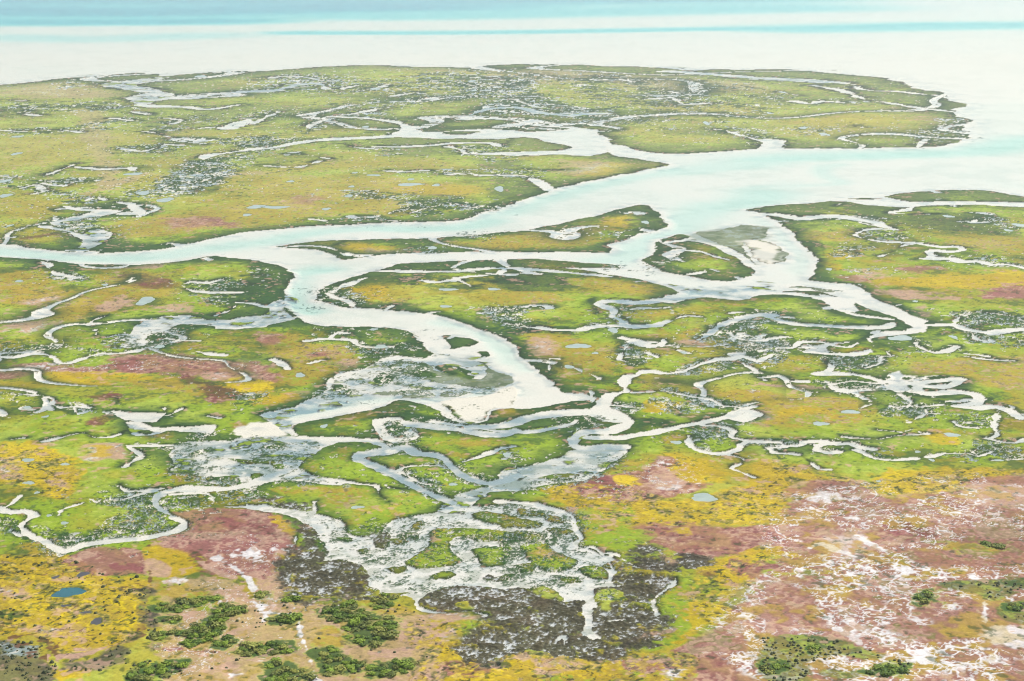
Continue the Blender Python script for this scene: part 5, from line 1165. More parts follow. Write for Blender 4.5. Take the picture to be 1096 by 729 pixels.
for k, pre, P in FEATS:
    if k == 'Z':
        r = poly_sd(P, 6.0)
        if r is None: continue
        d, (i0, i1, j0, j1) = r; s = (slice(i0, i1), slice(j0, j1)); c = pre[0]
        e = -d/vp[i0:i1] + np.clip(NW[s]*1.3/vp[i0:i1] + 0.7*N2[s] + 0.7*N7[s], -2.6, 2.6)
        e = e - 4*np.maximum(0, d/vp[i0:i1]-2.0)
        w = ss(-1.6, 1.9, e)*(0.86+0.12*np.clip(N7[s]*.6-N2[s]*.4, -1, 1))
        sub = COL[s]
        tgt = np.empty_like(sub); tgt[:] = PAL[c]
        a1, a2 = ALT[c]
        tgt = mixc(tgt, a1, 0.75*ss(0.35, 1.3, N7[s]*.75+N1[s]*.5)); tgt = mixc(tgt, a2, 0.6*ss(0.7, 1.5, -N2[s]*.8+N25[s]*.5))
        COL[s] = sub + (tgt-sub)*w[..., None]
    elif k == 'T':
        r = poly_sd(P, 4.0)
        if r is None: continue
        d, (i0, i1, j0, j1) = r; s = (slice(i0, i1), slice(j0, j1))
        e = (-d+NW[s]*1.5)/vp[i0:i1]+.9*N2[s]+.9*N1[s]; e = e-2*np.maximum(0, d/vp[i0:i1]-2.0)
        COL[s] = mixc(mixc(COL[s], 'l', .5*ss(-4.5, 0, e)), 'G', .85*ss(-1.5, 1.5, e))
    elif k == 'ZL':
        r = line_sd(P, 3)
        if r is None: continue
        d, (i0, i1, j0, j1) = r; s = (slice(i0, i1), slice(j0, j1))
        w = 0.9*ss(-.35, .5, -(d+NW[s]*.7)/vp[i0:i1]+.2+0.25*N2[s])
        COL[s] = mixc(COL[s], pre[0], w)
    elif k == 'Q':
        r = poly_sd(P, 4.0)
        if r is None: continue
        d, (i0, i1, j0, j1) = r; s = (slice(i0, i1), slice(j0, j1)); th = float(pre[0])
        m = ss(-2, 2, -d/vp[i0:i1]+.6*N7[s]-3*np.maximum(0, d/vp[i0:i1]-1.0))
        q1 = fbm(X[s], Y[s], 3.4, 81., 3); q2 = np.abs(fbm(X[s], Y[s], 5.5, 83., 3)); q3 = fbm(X[s], Y[s], 1.3, 85., 2)
        c = COL[s]
        c = mixc(c, 'o', .7*m*ss(.2, 1.2, q1+.4*q3)); c = mixc(c, 'v', .8*m*ss(.5, 1.3, -q1+.5*q3)); c = mixc(c, 'k', .6*m*ss(1.3, 2.0, q3*.8-q1*.6))
        c = mixc(c, 'Y', .5*m*ss(.9, 1.6, q3)); c = mixc(c, 'b', .75*m*ss(th, th*.4, q2)*ss(-.3, .5, N7[s])); c = mixc(c, 'D', .8*m*ss(1.5, 1.9, -q3-.3*q1))
        COL[s] = c
    elif k == 'V':
        r = poly_sd(P, 4.0)
        if r is None: continue
        d, (i0, i1, j0, j1) = r; s = (slice(i0, i1), slice(j0, j1)); th = float(pre[0])
        m = ss(-2.5, 3, -d/vp[i0:i1]+N7[s]-4*np.maximum(0, d/vp[i0:i1]-1.5))
        w = np.maximum(ss(th*2.2, th*.7, VEIN[s]), ss(th*1.8, th*.6, VEIN2[s]))*m*ss(-.3, .7, VEINB[s]+th*5)
        w = np.maximum(w, m*ss(2.5-th*2.6, 3.1-th*2.6, VEINB[s]+.5*N2[s]))
        if th >= .1:
            c = mixc(COL[s], 'o', .55*m*ss(.5, 1.4, N25[s]*.6-N7[s]*.7)); c = mixc(c, 'v', .6*m*ss(.8, 1.6, N7[s]*.7+N2[s]*.5-N25[s]*.4)); COL[s] = mixc(c, 'k', .35*m*ss(.2, 1.2, N7[s]*.5-N2[s]*.6))
        COL[s] = mixc(COL[s], 'w', 0.9*w)
COL = mixc(COL, 'G', .72*ss(.14, .40, WETB)*ss(430, 520, Y))
COL = mixc(COL, 'h', .5*ss(650, 1400, Y))  # far ground paled with distance: haze put into the colour
# dark rush fringe along every creek bank
fr = np.maximum(DW, 0)/(vp*0.9+0.15)
fring = np.exp(-fr**2)*ss(-2.2, .2, N7+.6*N25)*(D < 1e5)
fr2 = np.exp(-(np.maximum(DW, 0)/(vp*2.4+.6))**2)*ss(-.2, 1.2, N25*.8+.6*N7+.4*N2)*(D < 1e5)
COL = mixc(COL, 'G', np.clip(0.75*fr2, 0, 1)); COL = mixc(COL, 'D', np.clip(0.9*fring, 0, 1))
# hair-thin runnels lined with rushes
lev = np.log2(np.clip(20*rg, 5, 90)/5.0)                       # runnel spacing grows where only the big ones can be told apart
RUN = 0; RUNF = 0
for i, L in enumerate((5., 10., 20., 40., 80.)):
    wl = np.clip(1-np.abs(lev-i), 0, 1)
    if wl.max() > 0:
        RUN = RUN + wl*fbm(X, Y, L*3.6, 41.+i, 2); RUNF = RUNF + wl*fbm(X, Y, L*9, 47.+i, 2)
RUN = np.abs(RUN); near = np.where(D < 1e5, ss(5.0, 1.0, D/vp), 0)
rmask = ss(.1, .7, RUNF*.7+near*1.5-.15)*ss(470, 530, Y)*(DW > 0)
ru = ss(.30, .10, RUN)*rmask
COL = mixc(COL, 'D', .8*ru); COL = mixc(COL, 'G', .5*ss(.7, .2, RUN)*rmask)
R2 = np.abs(fbm(X, Y, 11, 53., 3)); COL = mixc(COL, 'D', .6*ss(.05, .02, R2/(1+vp*.35))*ss(.0, .8, RUNF+near)*ss(440, 500, Y)*ss(1400, 900, Y))
RUNW = (RUN < .10*np.clip((rmask-.3)/.5, 0, 1))*(N7+RUNF > -.5)
# pale salt and dry-grass spots through the whole meadow
COL = mixc(COL, 'k', 0.6*ss(1.9, 2.5, N2*.8+N7*.7)); COL = mixc(COL, 'G', 0.55*ss(1.5, 2.3, -N2*.8-N1*.5-N7*.3))
# ------------------------------------------------------------------ heights
RISE = ss(430, 330, Y)
Z = (0.26 + 0.02*np.clip(N25, -2, 2) + RISE*ss(.16, .0, WETB)*0.22*np.clip(fbm(X, Y, 17, 12., 2)+1.2, 0, 3)).astype(f32)
Z += (0.024*np.clip(N2, -2, 2)+0.022*np.clip(N1, -2, 2))*ss(0, 1, DW/(vp+.3))
bank = ss(-0.15, 1.0, DW/(0.45*vp+0.25))
Z = Z*bank + 0.02*(1-bank)
TUS = ss(0.3, 1.4, N1*.7+N2*.7)
Z += 0.10*TUS*np.clip(fr2+fring, 0, 1)*bank                                    # tussocks on the banks
wet = DW < 0
depth = 0.035 + np.clip(-DW*0.012, 0, 0.10) + 0.03*np.clip(N7, -1, 1.5)
depth += .06*np.clip(.25+N25*.5+N80*.5, 0, 1.8)*ss(1.0, 5.0, -DW/vp)*(Y < 2300)
depth = np.where(Y > 1700, depth*.45, depth); depth = np.maximum(depth, 0.012) + DEEP*ss(0.2, 2.2, -DW/vp)*(1+.05*N25)
Z = np.where(wet, -depth, Z)
# bed and bare ground
BED = np.empty((NR, NC, 3), f32); BED[:] = PAL['a']
BED = mixc(BED, 'f', 0.10*ss(0.2, 1.6, N25+.4*N7))
SILTW = np.zeros((NR, NC), f32)
for k, pre, P in FEATS:
    if k == 'B':
        r = poly_sd(P, 5.0)
        if r is None: continue
        d, (i0, i1, j0, j1) = r; s = (slice(i0, i1), slice(j0, j1))
        w = ss(-1.5, 1.5, (-d+NW[s]*1.2)/vp[i0:i1])*(0.9 if pre[0] != 's' else np.clip(.72+.22*N7[s]+.2*N25[s], .1, 1))
        if pre[0] == 's': SILTW[s] = np.maximum(SILTW[s], w)
        if pre[0] == 'w':
            BED[s] = mixc(mixc(mixc(BED[s], 'e', w), 's', w*.25*ss(0, 1.2, N7[s]+.5*N2[s])), 'f', w*.5*ss(.3, 1.2, N2[s]*.6-N7[s]*.7)); continue
        BED[s] = mixc(BED[s], pre[0], w)
SILT = SILTW
small = ss(3.2, 1.2, -DW/vp)                       # narrow creeks carry greyer mud at their edges
BED = mixc(BED, 's', 0.35*ss(.1, 1.2, N7)*small)
COL = np.where(wet[..., None], BED, COL)
# runnels that hold water
bedr = np.empty_like(COL); bedr[:] = PAL['a']; bedr = mixc(bedr, 's', .6*ss(-.3, .8, N7))
COL = np.where((RUNW > 0)[..., None], bedr, COL); Z = np.where(RUNW > 0, -.04, Z)
# silt threads and green islets in the wet basins
iw = SILT*wet*ss(-.1, -.5, CR/vp)*0 + SILT*wet*(CR > -.2*vp)
isl = 0; thr = 0
for i, L in enumerate((2., 4., 8., 16.)):
    wl = np.clip(1-np.abs(np.log2(np.clip(7*rg, 2, 16)/2.0)-i), 0, 1)
    isl = isl + wl*fbm(X*.7, Y, L, 71.+i, 3); thr = thr + wl*fbm(X*.6, Y, L*1.4, 76.+i, 3)
BEDT = ss(.28, .05, np.abs(thr))
COL = np.where((iw > 0)[..., None], mixc(mixc(COL, 'a', .75*BEDT*np.clip(iw, 0, 1)), 'f', .55*np.clip(iw, 0, 1)*ss(.3, 1.1, thr)), COL)
g_ = ss(.75, 1.0, isl)*np.clip(iw*1.3, 0, 1)
Z = np.where(g_ > .3, .05*g_+.06*ss(1.0, 1.6, isl), Z); COL = mixc(COL, 'D', g_*.9); COL = mixc(COL, 'g', np.clip(g_*ss(1.1, 1.5, isl), 0, 1)*.8)
# flats, sandbanks, mud banks
lnd = ~wet
w = FLAT*lnd; Z = Z*(1-w)+w*(0.03+0.035*np.clip(N7, -1, 2)); COL = mixc(COL, 'f', w*.85); COL = mixc(COL, 'G', w*.5*ss(.5, 1.6, N7+.4*N2))
w = SAND*lnd; Z = Z*(1-w)+w*(0.10+0.03*np.clip(N7, -1, 2)); COL = mixc(COL, 'a', w*.97); COL = mixc(COL, 's', w*.3*ss(.0, 1.4, N25+.5*N7))
mn = fbm(X, Y, 0.62, 21., 2); mn2 = fbm(X, Y, 3.2, 22., 2)
w = MUD*lnd; Z = Z*(1-w)+w*(0.07+0.12*np.clip(mn, -1, 1.6)+.06*mn2)
mt = np.empty_like(COL); mt[:] = PAL['m']; mt = mixc(mt, 'n', .8*ss(.0, 1.1, mn*.8+mn2*.5)); mt = mixc(mt, 's', .6*ss(.95, 1.5, -mn*.8-mn2*.55)); mt = mixc(mt, 'w', .7*ss(1.1, 1.7, -mn*.8-mn2*.55))
mt = mixc(mt, 'b', .10*ss(.3, 1.5, N7))
COL = COL + (mt-COL)*(w*.96)[..., None]
# belts of pans and tussocks
for k, pre, P in FEATS:
    if k != 'S': continue
    r = poly_sd(P, 4.0)
    if r is None: continue
    d, (i0, i1, j0, j1) = r; s = (slice(i0, i1), slice(j0, j1))
    tw, td = map(float, pre)
    x = X[s]; y = Y[s]; g = float(RG[i0:i1].mean()); sc = 1.6*g
    m = ss(-2.0, 1.5, (-d+NW[s]*1.4)/vp[i0:i1]-4*np.maximum(0, d/vp[i0:i1]-1.8))
    nw = fbm(x, y, sc, 31., 3)*.8 + fbm(x, y, sc*4, 33., 2)*.6
    nd = fbm(x, y, sc*.9, 35., 2)*.75 + fbm(x, y, sc*4, 37., 2)*.65
    cv = 0.5*(1-math.erf(tw/1.414)); n3 = np.abs(fbm(x, y, sc*3.0, 91., 3))
    wm = (m > .45+.25*N2[s]) & (MUD[s] < .4)
    white = ((n3 < 0.95*cv) | (nw > tw+.75)) & wm
    m = m*(1-.85*MUD[s])
    dark = ss(-td-.25, -td+.25, nd - (1-m)*2.5)*(~white)*ss(-.25, .25, CR[s]/vp[i0:i1])
    land = DW[s] > 0.3*vp[i0:i1]
    z = Z[s]; c = COL[s]
    c2 = mixc(c, 'G', dark*.8); c2 = mixc(c2, 'D', dark*.2*ss(.2, 1.1, nd+td))
    z2 = np.where(land, z+0.06*dark*np.clip(nd+td, 0, 1.5), z + 0.16*dark*ss(.25, .9, nd+td))
    pan = white & land & (SAND[s] < .5)
    bed = np.empty_like(c); bed[:] = PAL['a']; bed = mixc(bed, 's', .85*ss(-1.2, .5, N7[s]+N2[s]*.4))
    c2 = np.where(pan[..., None], bed, c2); z2 = np.where(pan, -0.03-0.03*np.clip(nw, 0, 1), z2)
    rim = ss(.95*cv+.22, .95*cv+.05, n3)*m*land*(~white)
    c2 = mixc(c2, 'D', rim*.4)
    COL[s] = c2; Z[s] = z2
# ponds: shallow basins, filled below
PONDS = [P[0] for k, pre, P in FEATS if k == 'P']
PLEV = []
for (px, py, rx, ry) in PONDS:
    i0, i1 = rslice(py-2*ry, py+2*ry); j0, j1 = cslice(px-2*rx, px+2*rx, i0, i1); s = (slice(i0, i1), slice(j0, j1))
    x = X[s]; y = Y[s]; q = np.hypot((x-px)/rx, (y-py)/ry)
    an = np.arctan2((y-py)/ry, (x-px)/rx)
    q = q/(1+.15*np.sin(2*an+px)+.12*np.sin(3*an+py)+.05*np.sin(7*an+px))
    e = ss(1.0, 1.22, q); rim_ = (q > 1.15) & (q < 1.6)
    lv = float(np.median(Z[s][rim_])) if rim_.any() else .26
    lv = max(lv, .22); PLEV.append(lv-.10)
    Z[s] = np.where(q < 1.22, lv-.22+.22*e, np.where(q < 1.5, np.maximum(Z[s], lv-.03), Z[s]))
    COL[s] = mixc(COL[s], 's', (q < 1.05).astype(f32)); COL[s] = mixc(COL[s], 'G', .5*ss(1.6, 1.25, q)*(q >= 1.05)*ss(-1, 1, N2[s]))
COL *= (1+(0.045*np.clip(N1, -2, 2)+0.05*np.clip(N2, -2, 2)+.05*np.clip(N25, -2, 2))*(1-SAND))[..., None]*np.where(wet, .0, 1.)[..., None] + np.where(wet, 1., .0)[..., None]
COL = np.clip(COL, 0.004, 0.85)
Z = np.where(Y > 3300, np.minimum(Z, -depth), Z)
Z = np.where((np.abs(UX[None, :]) > 1.2) & (Y > 60) & (Z > 0), np.maximum(Z, .3), Z)
Zf = Z.astype(np.float64)

# ------------------------------------------------------------------ helpers for objects
C = bpy.context.scene.collection
def link(o, parent=None):
    C.objects.link(o)
    if parent: o.parent = parent
    return o
def tag(o, label, cat, group=None, kind=None):
    if label: o['label'] = label
    if cat: o['category'] = cat
    if group: o['group'] = group
    if kind: o['kind'] = kind
    return o
def mesh_from(name, verts, faces, mat, smoothf=False):
    me = bpy.data.meshes.new(name); me.from_pydata([tuple(v) for v in verts], [], faces); me.update()
    if smoothf: me.polygons.foreach_set('use_smooth', [True]*len(me.polygons))
    me.materials.append(mat); return me
def nt(name):
    m = bpy.data.materials.new(name); m.use_nodes = True; t = m.node_tree
    return m, t, t.nodes['Principled BSDF'], t.nodes['Material Output']
def ground_height(x, y):
    i = int(np.clip(np.searchsorted(NEGY, -y), 0, NR-1)); j = int(np.clip(np.searchsorted(UX, x/tt[i]), 0, NC-1))
    return float(Zf[i, j])

# ------------------------------------------------------------------ materials
mg, t, p, o = nt('marsh_ground'); N = t.nodes
at = N.new('ShaderNodeVertexColor'); at.layer_name = 'Col'
gm = N.new('ShaderNodeNewGeometry')
n1 = N.new('ShaderNodeTexNoise'); n1.inputs['Scale'].default_value = 1.6; n1.inputs['Detail'].default_value = 5; n1.inputs['Roughness'].default_value = .7
t.links.new(gm.outputs['Position'], n1.inputs['Vector'])
mr = N.new('ShaderNodeMapRange'); mr.inputs[1].default_value = .25; mr.inputs[2].default_value = .75; mr.inputs[3].default_value = .78; mr.inputs[4].default_value = 1.22
t.links.new(n1.outputs['Fac'], mr.inputs[0])
vm = N.new('ShaderNodeVectorMath'); vm.operation = 'SCALE'
t.links.new(at.outputs['Color'], vm.inputs[0]); t.links.new(mr.outputs[0], vm.inputs['Scale'])
t.links.new(vm.outputs[0], p.inputs['Base Color'])
p.inputs['Roughness'].default_value = .95; p.inputs['Specular IOR Level'].default_value = .12

def water_mat(name, vcol):
    mw, t, p, o = nt(name); N = t.nodes; N.remove(p)
    tr = N.new('ShaderNodeBsdfTransparent'); gl = N.new('ShaderNodeBsdfGlossy'); gl.inputs['Roughness'].default_value = .12
    lw = N.new('ShaderNodeLayerWeight'); lw.inputs['Blend'].default_value = .5
    pw = N.new('ShaderNodeMath'); pw.operation = 'POWER'; pw.inputs[1].default_value = 5.0
    ml = N.new('ShaderNodeMath'); ml.operation = 'MULTIPLY_ADD'; ml.inputs[1].default_value = .32; ml.inputs[2].default_value = .02
    mx = N.new('ShaderNodeMixShader')
    gq = N.new('ShaderNodeNewGeometry'); wn = N.new('ShaderNodeTexNoise'); wn.inputs['Scale'].default_value = .35; wn.inputs['Detail'].default_value = 4
    bp = N.new('ShaderNodeBump'); bp.inputs['Strength'].default_value = .25; bp.inputs['Distance'].default_value = .05
    t.links.new(gq.outputs['Position'], wn.inputs['Vector']); t.links.new(wn.outputs['Fac'], bp.inputs['Height']); t.links.new(bp.outputs[0], gl.inputs['Normal'])
    t.links.new(lw.outputs['Facing'], pw.inputs[0]); t.links.new(pw.outputs[0], ml.inputs[0]); t.links.new(ml.outputs[0], mx.inputs[0])
    t.links.new(tr.outputs[0], mx.inputs[1]); t.links.new(gl.outputs[0], mx.inputs[2]); t.links.new(mx.outputs[0], o.inputs['Surface'])
    va = N.new('ShaderNodeVolumeAbsorption'); va.inputs['Color'].default_value = vcol; va.inputs['Density'].default_value = .10
    t.links.new(va.outputs[0], o.inputs['Volume'])
    return mw
mw = water_mat('tidal_water', (.34, .91, .872, 1)); mw2 = water_mat('open_water', (.06, .885, .945, 1))

def pond_mat(name, col, rough):
    m, t, p, o = nt(name); N = t.nodes
    g = N.new('ShaderNodeNewGeometry'); n = N.new('ShaderNodeTexNoise'); n.inputs['Scale'].default_value = .25; n.inputs['Detail'].default_value = 4
    r = N.new('ShaderNodeValToRGB'); r.color_ramp.elements[0].position = .3; r.color_ramp.elements[1].position = .7
    r.color_ramp.elements[0].color = tuple(v*.85 for v in col)+(1,); r.color_ramp.elements[1].color = tuple(min(.8, v*1.1) for v in col)+(1,)
    t.links.new(g.outputs['Position'], n.inputs['Vector']); t.links.new(n.outputs['Fac'], r.inputs[0]); t.links.new(r.outputs[0], p.inputs['Base Color'])
    p.inputs['Roughness'].default_value = rough; p.inputs['Specular IOR Level'].default_value = .4
    return m
pale = pond_mat('pale_pond_water', tuple(float(v) for v in lin(186, 200, 178)), .35)
teal = pond_mat('teal_pond_water', tuple(float(v) for v in lin(40, 110, 110)), .2)
peat = pond_mat('dark_pond_water', tuple(float(v) for v in lin(84, 76, 62)), .3)

def leaf_mat(name, a, b):
    m, t, p, o = nt(name); N = t.nodes
    oi = N.new('ShaderNodeObjectInfo'); g = N.new('ShaderNodeNewGeometry')
    n = N.new('ShaderNodeTexNoise'); n.inputs['Scale'].default_value = 2.2; n.inputs['Detail'].default_value = 3
    t.links.new(g.outputs['Position'], n.inputs['Vector'])
    ad = N.new('ShaderNodeMath'); ad.operation = 'MULTIPLY_ADD'; ad.inputs[1].default_value = .45
    sb = N.new('ShaderNodeMath'); sb.operation = 'SUBTRACT'; sb.inputs[1].default_value = .22
    t.links.new(oi.outputs['Random'], ad.inputs[0]); t.links.new(n.outputs['Fac'], sb.inputs[0]); t.links.new(sb.outputs[0], ad.inputs[2])
    r = N.new('ShaderNodeValToRGB'); r.color_ramp.elements[0].position = .15; r.color_ramp.elements[1].position = .85
    r.color_ramp.elements[0].color = a+(1,); r.color_ramp.elements[1].color = b+(1,)
    t.links.new(ad.outputs[0], r.inputs[0]); t.links.new(r.outputs[0], p.inputs['Base Color'])
    p.inputs['Roughness'].default_value = .7; p.inputs['Specular IOR Level'].default_value = .2
    return m
leaf = leaf_mat('shrub_leaves', (.03, .075, .008), (.23, .31, .02))
leaf2 = leaf_mat('olive_leaves', (.06, .09, .015), (.30, .30, .05))
scrubm = leaf_mat('scrub_leaves', (.035, .045, .015), (.12, .12, .035))
bark, t, p, o = nt('bark'); p.inputs['Base Color'].default_value = (.09, .065, .045, 1); p.inputs['Roughness'].default_value = .9
nn = t.nodes.new('ShaderNodeTexNoise'); nn.inputs['Scale'].default_value = 9; rr = t.nodes.new('ShaderNodeValToRGB')
rr.color_ramp.elements[0].color = (.05, .035, .025, 1); rr.color_ramp.elements[1].color = (.15, .11, .08, 1)
t.links.new(nn.outputs['Fac'], rr.inputs[0]); t.links.new(rr.outputs[0], p.inputs['Base Color'])

# ------------------------------------------------------------------ ground sheet
me = bpy.data.meshes.new('salt_marsh_ground')
nv = NR*NC
co = np.empty((nv, 3), f32); co[:, 0] = X.ravel(); co[:, 1] = Y.ravel(); co[:, 2] = Zf.ravel()
idx = np.arange(nv, dtype=np.int32).reshape(NR, NC)
q = np.stack([idx[1:, :-1], idx[1:, 1:], idx[:-1, 1:], idx[:-1, :-1]], -1).reshape(-1, 4)
me.vertices.add(nv); me.vertices.foreach_set('co', co.ravel())
me.loops.add(q.size); me.loops.foreach_set('vertex_index', q.ravel())
me.polygons.add(len(q)); me.polygons.foreach_set('loop_start', np.arange(0, q.size, 4, dtype=np.int32))
me.polygons.foreach_set('use_smooth', np.ones(len(q), bool))
me.update(calc_edges=True)
ca_ = me.color_attributes.new('Col', 'FLOAT_COLOR', 'POINT')
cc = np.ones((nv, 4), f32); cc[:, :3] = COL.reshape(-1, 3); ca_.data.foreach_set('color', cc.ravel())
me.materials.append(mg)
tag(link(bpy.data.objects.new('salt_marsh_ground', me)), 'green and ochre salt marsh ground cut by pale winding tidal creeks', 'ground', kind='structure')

# ------------------------------------------------------------------ sea water: a closed body from sea level down
def box_mesh(name, x0, x1, y0, y1, z0, z1, mat):
    v = [(x0, y0, z0), (x1, y0, z0), (x1, y1, z0), (x0, y1, z0), (x0, y0, z1), (x1, y0, z1), (x1, y1, z1), (x0, y1, z1)]
    return mesh_from(name, v, [(3, 2, 1, 0), (4, 5, 6, 7), (0, 1, 5, 4), (1, 2, 6, 5), (2, 3, 7, 6), (3, 0, 4, 7)], mat)
tag(link(bpy.data.objects.new('channel_water', box_mesh('channel_water', -36000, 36000, 40, 2600, -14, 0, mw))),
    'milky turquoise water filling the winding tidal channels over white sand', 'water', kind='structure')
tag(link(bpy.data.objects.new('lagoon_water', box_mesh('lagoon_water', -36000, 36000, 2600.02, 36500, -14, 0, mw2))),
    'open lagoon water beyond the marsh with blue bands over white sand', 'water', kind='structure')

# ------------------------------------------------------------------ ponds
for n, (px, py, rx, ry) in enumerate(PONDS):
    v = [(px, py, PLEV[n])]
    for i in range(40):
        an = i/40*2*math.pi
        r = 1.18*(1+.15*math.sin(2*an+px)+.12*math.sin(3*an+py)+.05*math.sin(7*an+px))
        v.append((px+rx*r*math.cos(an), py+ry*r*math.sin(an), PLEV[n]))
    m = pale if n < len(PONDS)-6 else (teal if n == len(PONDS)-6 else peat)
    me = mesh_from('pond', v, [(0, i+1, (i+1) % 40+1) for i in range(40)], m)
    kind = 'pale still pond' if m is pale else ('teal pond' if m is teal else 'dark peaty pool')
    tag(link(bpy.data.objects.new('pond', me)), kind+' in the salt marsh meadow', 'pond', 'ponds in the marsh meadow', 'structure')

# ------------------------------------------------------------------ shrubs
def foliage_mesh(seed, mat, n=330):
    r = random.Random(seed); V = []; F = []
    lobes = [(r.uniform(-.55, .55), r.uniform(-.55, .55), r.uniform(.28, .55), r.uniform(.38, .62)) for _ in range(7)]
    for i in range(n):
        lx, ly, lz, lr = lobes[i % 7]
        th = r.uniform(0, 2*math.pi); ph = math.acos(r.uniform(-.35, 1)); k = lr*r.uniform(.72, 1.06)
        d = (math.sin(ph)*math.cos(th), math.sin(ph)*math.sin(th), math.cos(ph))
        c = (lx+k*d[0], ly+k*d[1], max(.03, lz*.9+k*.8*d[2]))
        s = r.uniform(.07, .15)
        nx, ny, nz = d[0]+r.uniform(-.7, .7), d[1]+r.uniform(-.7, .7), d[2]+r.uniform(-.5, .7)
        l = math.sqrt(nx*nx+ny*ny+nz*nz)+1e-6; nx, ny, nz = nx/l, ny/l, nz/l
        ux, uy, uz = (ny, -nx, 0) if abs(nz) < .95 else (1, 0, 0)
        l = math.sqrt(ux*ux+uy*uy+uz*uz)+1e-6; ux, uy, uz = ux/l, uy/l, uz/l
        wx, wy, wz = ny*uz-nz*uy, nz*ux-nx*uz, nx*uy-ny*ux
        b = len(V)
        for (p1, p2) in ((-1, -.6), (1, -.6), (.8, .7), (0, 1.2), (-.8, .7)):
            V.append((c[0]+s*(p1*ux+p2*wx), c[1]+s*(p1*uy+p2*wy), c[2]+s*(p1*uz+p2*wz)))
        F.append((b, b+1, b+2, b+3, b+4))
    return mesh_from('foliage', V, F, mat)
def stem_mesh(seed):
    r = random.Random(seed); V = []; F = []
    for k in range(5):
        a = k*1.3+r.uniform(0, .6); tx, ty, tz = .45*math.cos(a), .45*math.sin(a), r.uniform(.4, .7)
        b = len(V)
        for (fx, rad) in ((0, .05), (.5, .035), (1, .015)):
            for q in range(5):
                u = q/5*2*math.pi; V.append((tx*fx+rad*math.cos(u), ty*fx+rad*math.sin(u), tz*fx**.8-.05*(fx == 0)+0))
        for l in range(2):
            for q in range(5): F.append((b+l*5+q, b+l*5+(q+1) % 5, b+l*5+5+(q+1) % 5, b+l*5+5+q))
    return mesh_from('stem', V, F, bark)
FOL = [foliage_mesh(i, leaf) for i in range(6)]+[foliage_mesh(i+20, leaf2) for i in range(6)]; STM = [stem_mesh(i) for i in range(6)]
def in_poly(x, y, P):
    c = False; j = len(P)-1
    for i in range(len(P)):
        if (P[i][1] > y) != (P[j][1] > y) and x < (P[j][0]-P[i][0])*(y-P[i][1])/(P[j][1]-P[i][1])+P[i][0]: c = not c
        j = i
    return c
THICKETS = ['long narrow thicket left of the sandy path', 'short thicket just right of the long narrow one', 'broad thicket below the long narrow one',
 'tiny clump between narrow and broad thickets', "clump at the broad thicket's lower right", 'clump between broad thicket and sandy track', 'dark bottom-left thicket beside grey scrub',
 'tiny clump beside the grey scrub strip', 'tiny clump under the dark mud corner', 'tiny clump beside the red heath', "flat clump at the sandy track's bend",
 'largest thicket, right of the sandy track', 'thicket touching the dark mud bank', 'low clump left of the sandy track', 'bottom-edge thicket left of the sandy track',
 'thicket in front of the largest thicket', 'bottom-edge thicket beside orange ground', 'lone clump amid pink salt heath', 'bottom-edge clump on olive heath', 'tiny dark clump inside olive heath',
 'far right clump behind the salt flat', 'clump at the right end of olive heath', 'right-edge clump above the white salt pan']
SHRUBS = []
for ti, (k, pre, P) in enumerate([q for q in FEATS if q[0] == 'T']):
    xs = [q[0] for q in P]; ys = [q[1] for q in P]; r = random.Random(100+ti); got = []
    want = max(2, int(float(pre[0])*.47)); tries = 0
    while len(got) < want and tries < 4000:
        tries += 1
        x, y = r.uniform(min(xs), max(xs)), r.uniform(min(ys), max(ys))
        if not in_poly(x, y, P): continue
        rad = r.uniform(.7, 1.4)*(1.4 if r.random() < .25 else 1)
        if any(math.hypot(x-a, y-b) < .62*(rad+c) for a, b, c in got) and tries < 2500: continue
        got.append((x, y, rad))
    lab = {}
    def pick(word, key):
        left = [i for i in range(len(got)) if i not in lab]
        if left: lab[min(left, key=key)] = word
    pick('leftmost', lambda i: got[i][0]/got[i][1]); pick('rightmost', lambda i: -got[i][0]/got[i][1])
    pick('nearest', lambda i: got[i][1]); pick('farthest', lambda i: -got[i][1]); pick('biggest inner', lambda i: -got[i][2])
    for i, (x, y, rad) in enumerate(got): SHRUBS.append((ti, x, y, rad, lab.get(i)))
for n, (ti, x, y, rad, w) in enumerate(SHRUBS):
    root = link(bpy.data.objects.new('shrub', None)); root.location = (x, y, ground_height(x, y)-.08)
    root.rotation_euler = (0, 0, random.uniform(0, 6.28)); s = rad; root.scale = (s*random.uniform(.9, 1.25), s*random.uniform(.9, 1.25), s*random.uniform(.45, .85))
    root.empty_display_size = .3
    v = n % 6
    link(bpy.data.objects.new('foliage', FOL[v+6*(random.random() < .4)]), root); link(bpy.data.objects.new('stem', STM[v]), root)
    th = THICKETS[ti]
    tag(root, ('%s green shrub of the %s' % (w, th)) if w else ('inner green shrub of the '+th), 'shrub', 'shrubs of the '+th)

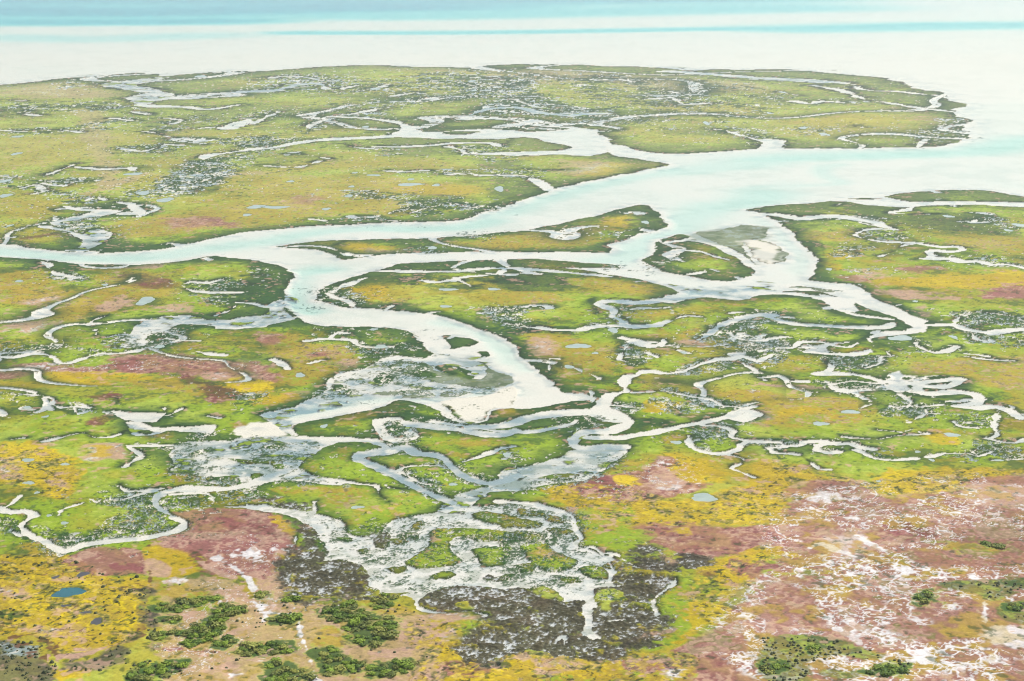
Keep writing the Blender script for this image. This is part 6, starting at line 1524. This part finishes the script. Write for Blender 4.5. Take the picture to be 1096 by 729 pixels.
# ------------------------------------------------------------------ low scrub: countless dark cushions on the heath
V = []; F = []; r = random.Random(5)
for k, pre, P in FEATS:
    if k != 'N': continue
    xs = [q[0] for q in P]; ys = [q[1] for q in P]; area = abs(sum(P[i-1][0]*P[i][1]-P[i][0]*P[i-1][1] for i in range(len(P))))/2
    for _ in range(min(9000, int(area*float(pre[0])))):
        for _t in range(30):
            x, y = r.uniform(min(xs), max(xs)), r.uniform(min(ys), max(ys))
            if in_poly(x, y, P): break
        i = int(np.clip(np.searchsorted(NEGY, -y), 0, NR-1)); j = int(np.clip(np.searchsorted(UX, x/tt[i]), 0, NC-1))
        if N2[i, j] < -.6 and r.random() < .7: continue
        z = float(Zf[i, j])
        if z < .1: continue
        s = r.uniform(.16, .48)*(1.3 if r.random() < .15 else 1); hh = s*r.uniform(.7, 1.1); b = len(V); a0 = r.uniform(0, 6)
        for q in range(6):
            u = a0+q*math.pi/3; V.append((x+s*r.uniform(.8, 1.2)*math.cos(u), y+s*r.uniform(.8, 1.2)*math.sin(u), z-.05))
        for q in range(5):
            u = a0+.4+q*2*math.pi/5; w = s*r.uniform(.5, .85); V.append((x+w*math.cos(u), y+w*math.sin(u), z+hh*r.uniform(.5, .9)))
        V.append((x+r.uniform(-.1, .1)*s, y+r.uniform(-.1, .1)*s, z+hh))
        for q in range(6):
            F.append((b+q, b+(q+1) % 6, b+6+min(q, 4) if q < 5 else b+6))
        for q in range(5):
            F.append((b+6+q, b+(q+1) % 6, b+6+(q+1) % 5)); F.append((b+6+q, b+6+(q+1) % 5, b+11))
tag(link(bpy.data.objects.new('low_scrub', mesh_from('low_scrub', V, F, scrubm))), 'dark cushions of low scrub dotted over the dry heath in front', 'scrub', kind='stuff')

# ------------------------------------------------------------------ air
hz, t, p, o = nt('haze_air'); N = t.nodes; N.remove(p)
pv = N.new('ShaderNodeVolumePrincipled'); pv.inputs['Color'].default_value = (.96, .98, 1, 1); pv.inputs['Density'].default_value = HAZE
pv.inputs['Anisotropy'].default_value = .2
t.links.new(pv.outputs[0], o.inputs['Volume'])
tag(link(bpy.data.objects.new('haze', box_mesh('haze', -40000, 40000, -400, 40000, -15.2, 152, hz))), 'thin pale haze over the lagoon', 'haze', kind='stuff')

# ------------------------------------------------------------------ light
SUN_EL, SUN_AZ = math.radians(48), math.radians(50)          # azimuth clockwise from +Y
W = bpy.data.worlds.new('World'); bpy.context.scene.world = W; W.use_nodes = True
nt_ = W.node_tree; bg = nt_.nodes['Background']
sky = nt_.nodes.new('ShaderNodeTexSky'); sky.sky_type = 'NISHITA'; sky.sun_disc = False
sky.sun_elevation = SUN_EL; sky.sun_rotation = SUN_AZ; sky.altitude = 100; sky.dust_density = 1.5
nt_.links.new(sky.outputs[0], bg.inputs['Color']); bg.inputs['Strength'].default_value = .12
sl = bpy.data.lights.new('sun', 'SUN'); sl.energy = 4.0; sl.angle = math.radians(.5); sl.color = (1, .96, .89)
so = link(bpy.data.objects.new('sun', sl))
from mathutils import Vector
dv = Vector((math.cos(SUN_EL)*math.sin(SUN_AZ), math.cos(SUN_EL)*math.cos(SUN_AZ), math.sin(SUN_EL)))
so.rotation_euler = dv.to_track_quat('Z', 'Y').to_euler(); so.location = dv*500

cam = bpy.data.cameras.new('camera'); cam.lens = LENS; cam.sensor_width = 36; cam.clip_start = 1; cam.clip_end = 90000
cob = link(bpy.data.objects.new('camera', cam)); cob.location = (0, 0, H); cob.rotation_euler = (math.pi/2-PITCH, 0, 0)
S = bpy.context.scene; S.camera = cob
S.view_settings.view_transform = 'Standard'; S.view_settings.look = 'None'; S.view_settings.exposure = 0.70; S.view_settings.gamma = 1
S.cycles.max_bounces = 6; S.cycles.transparent_max_bounces = 8; S.cycles.volume_bounces = 0; S.cycles.use_denoising = True; S.cycles.filter_width = 1.1
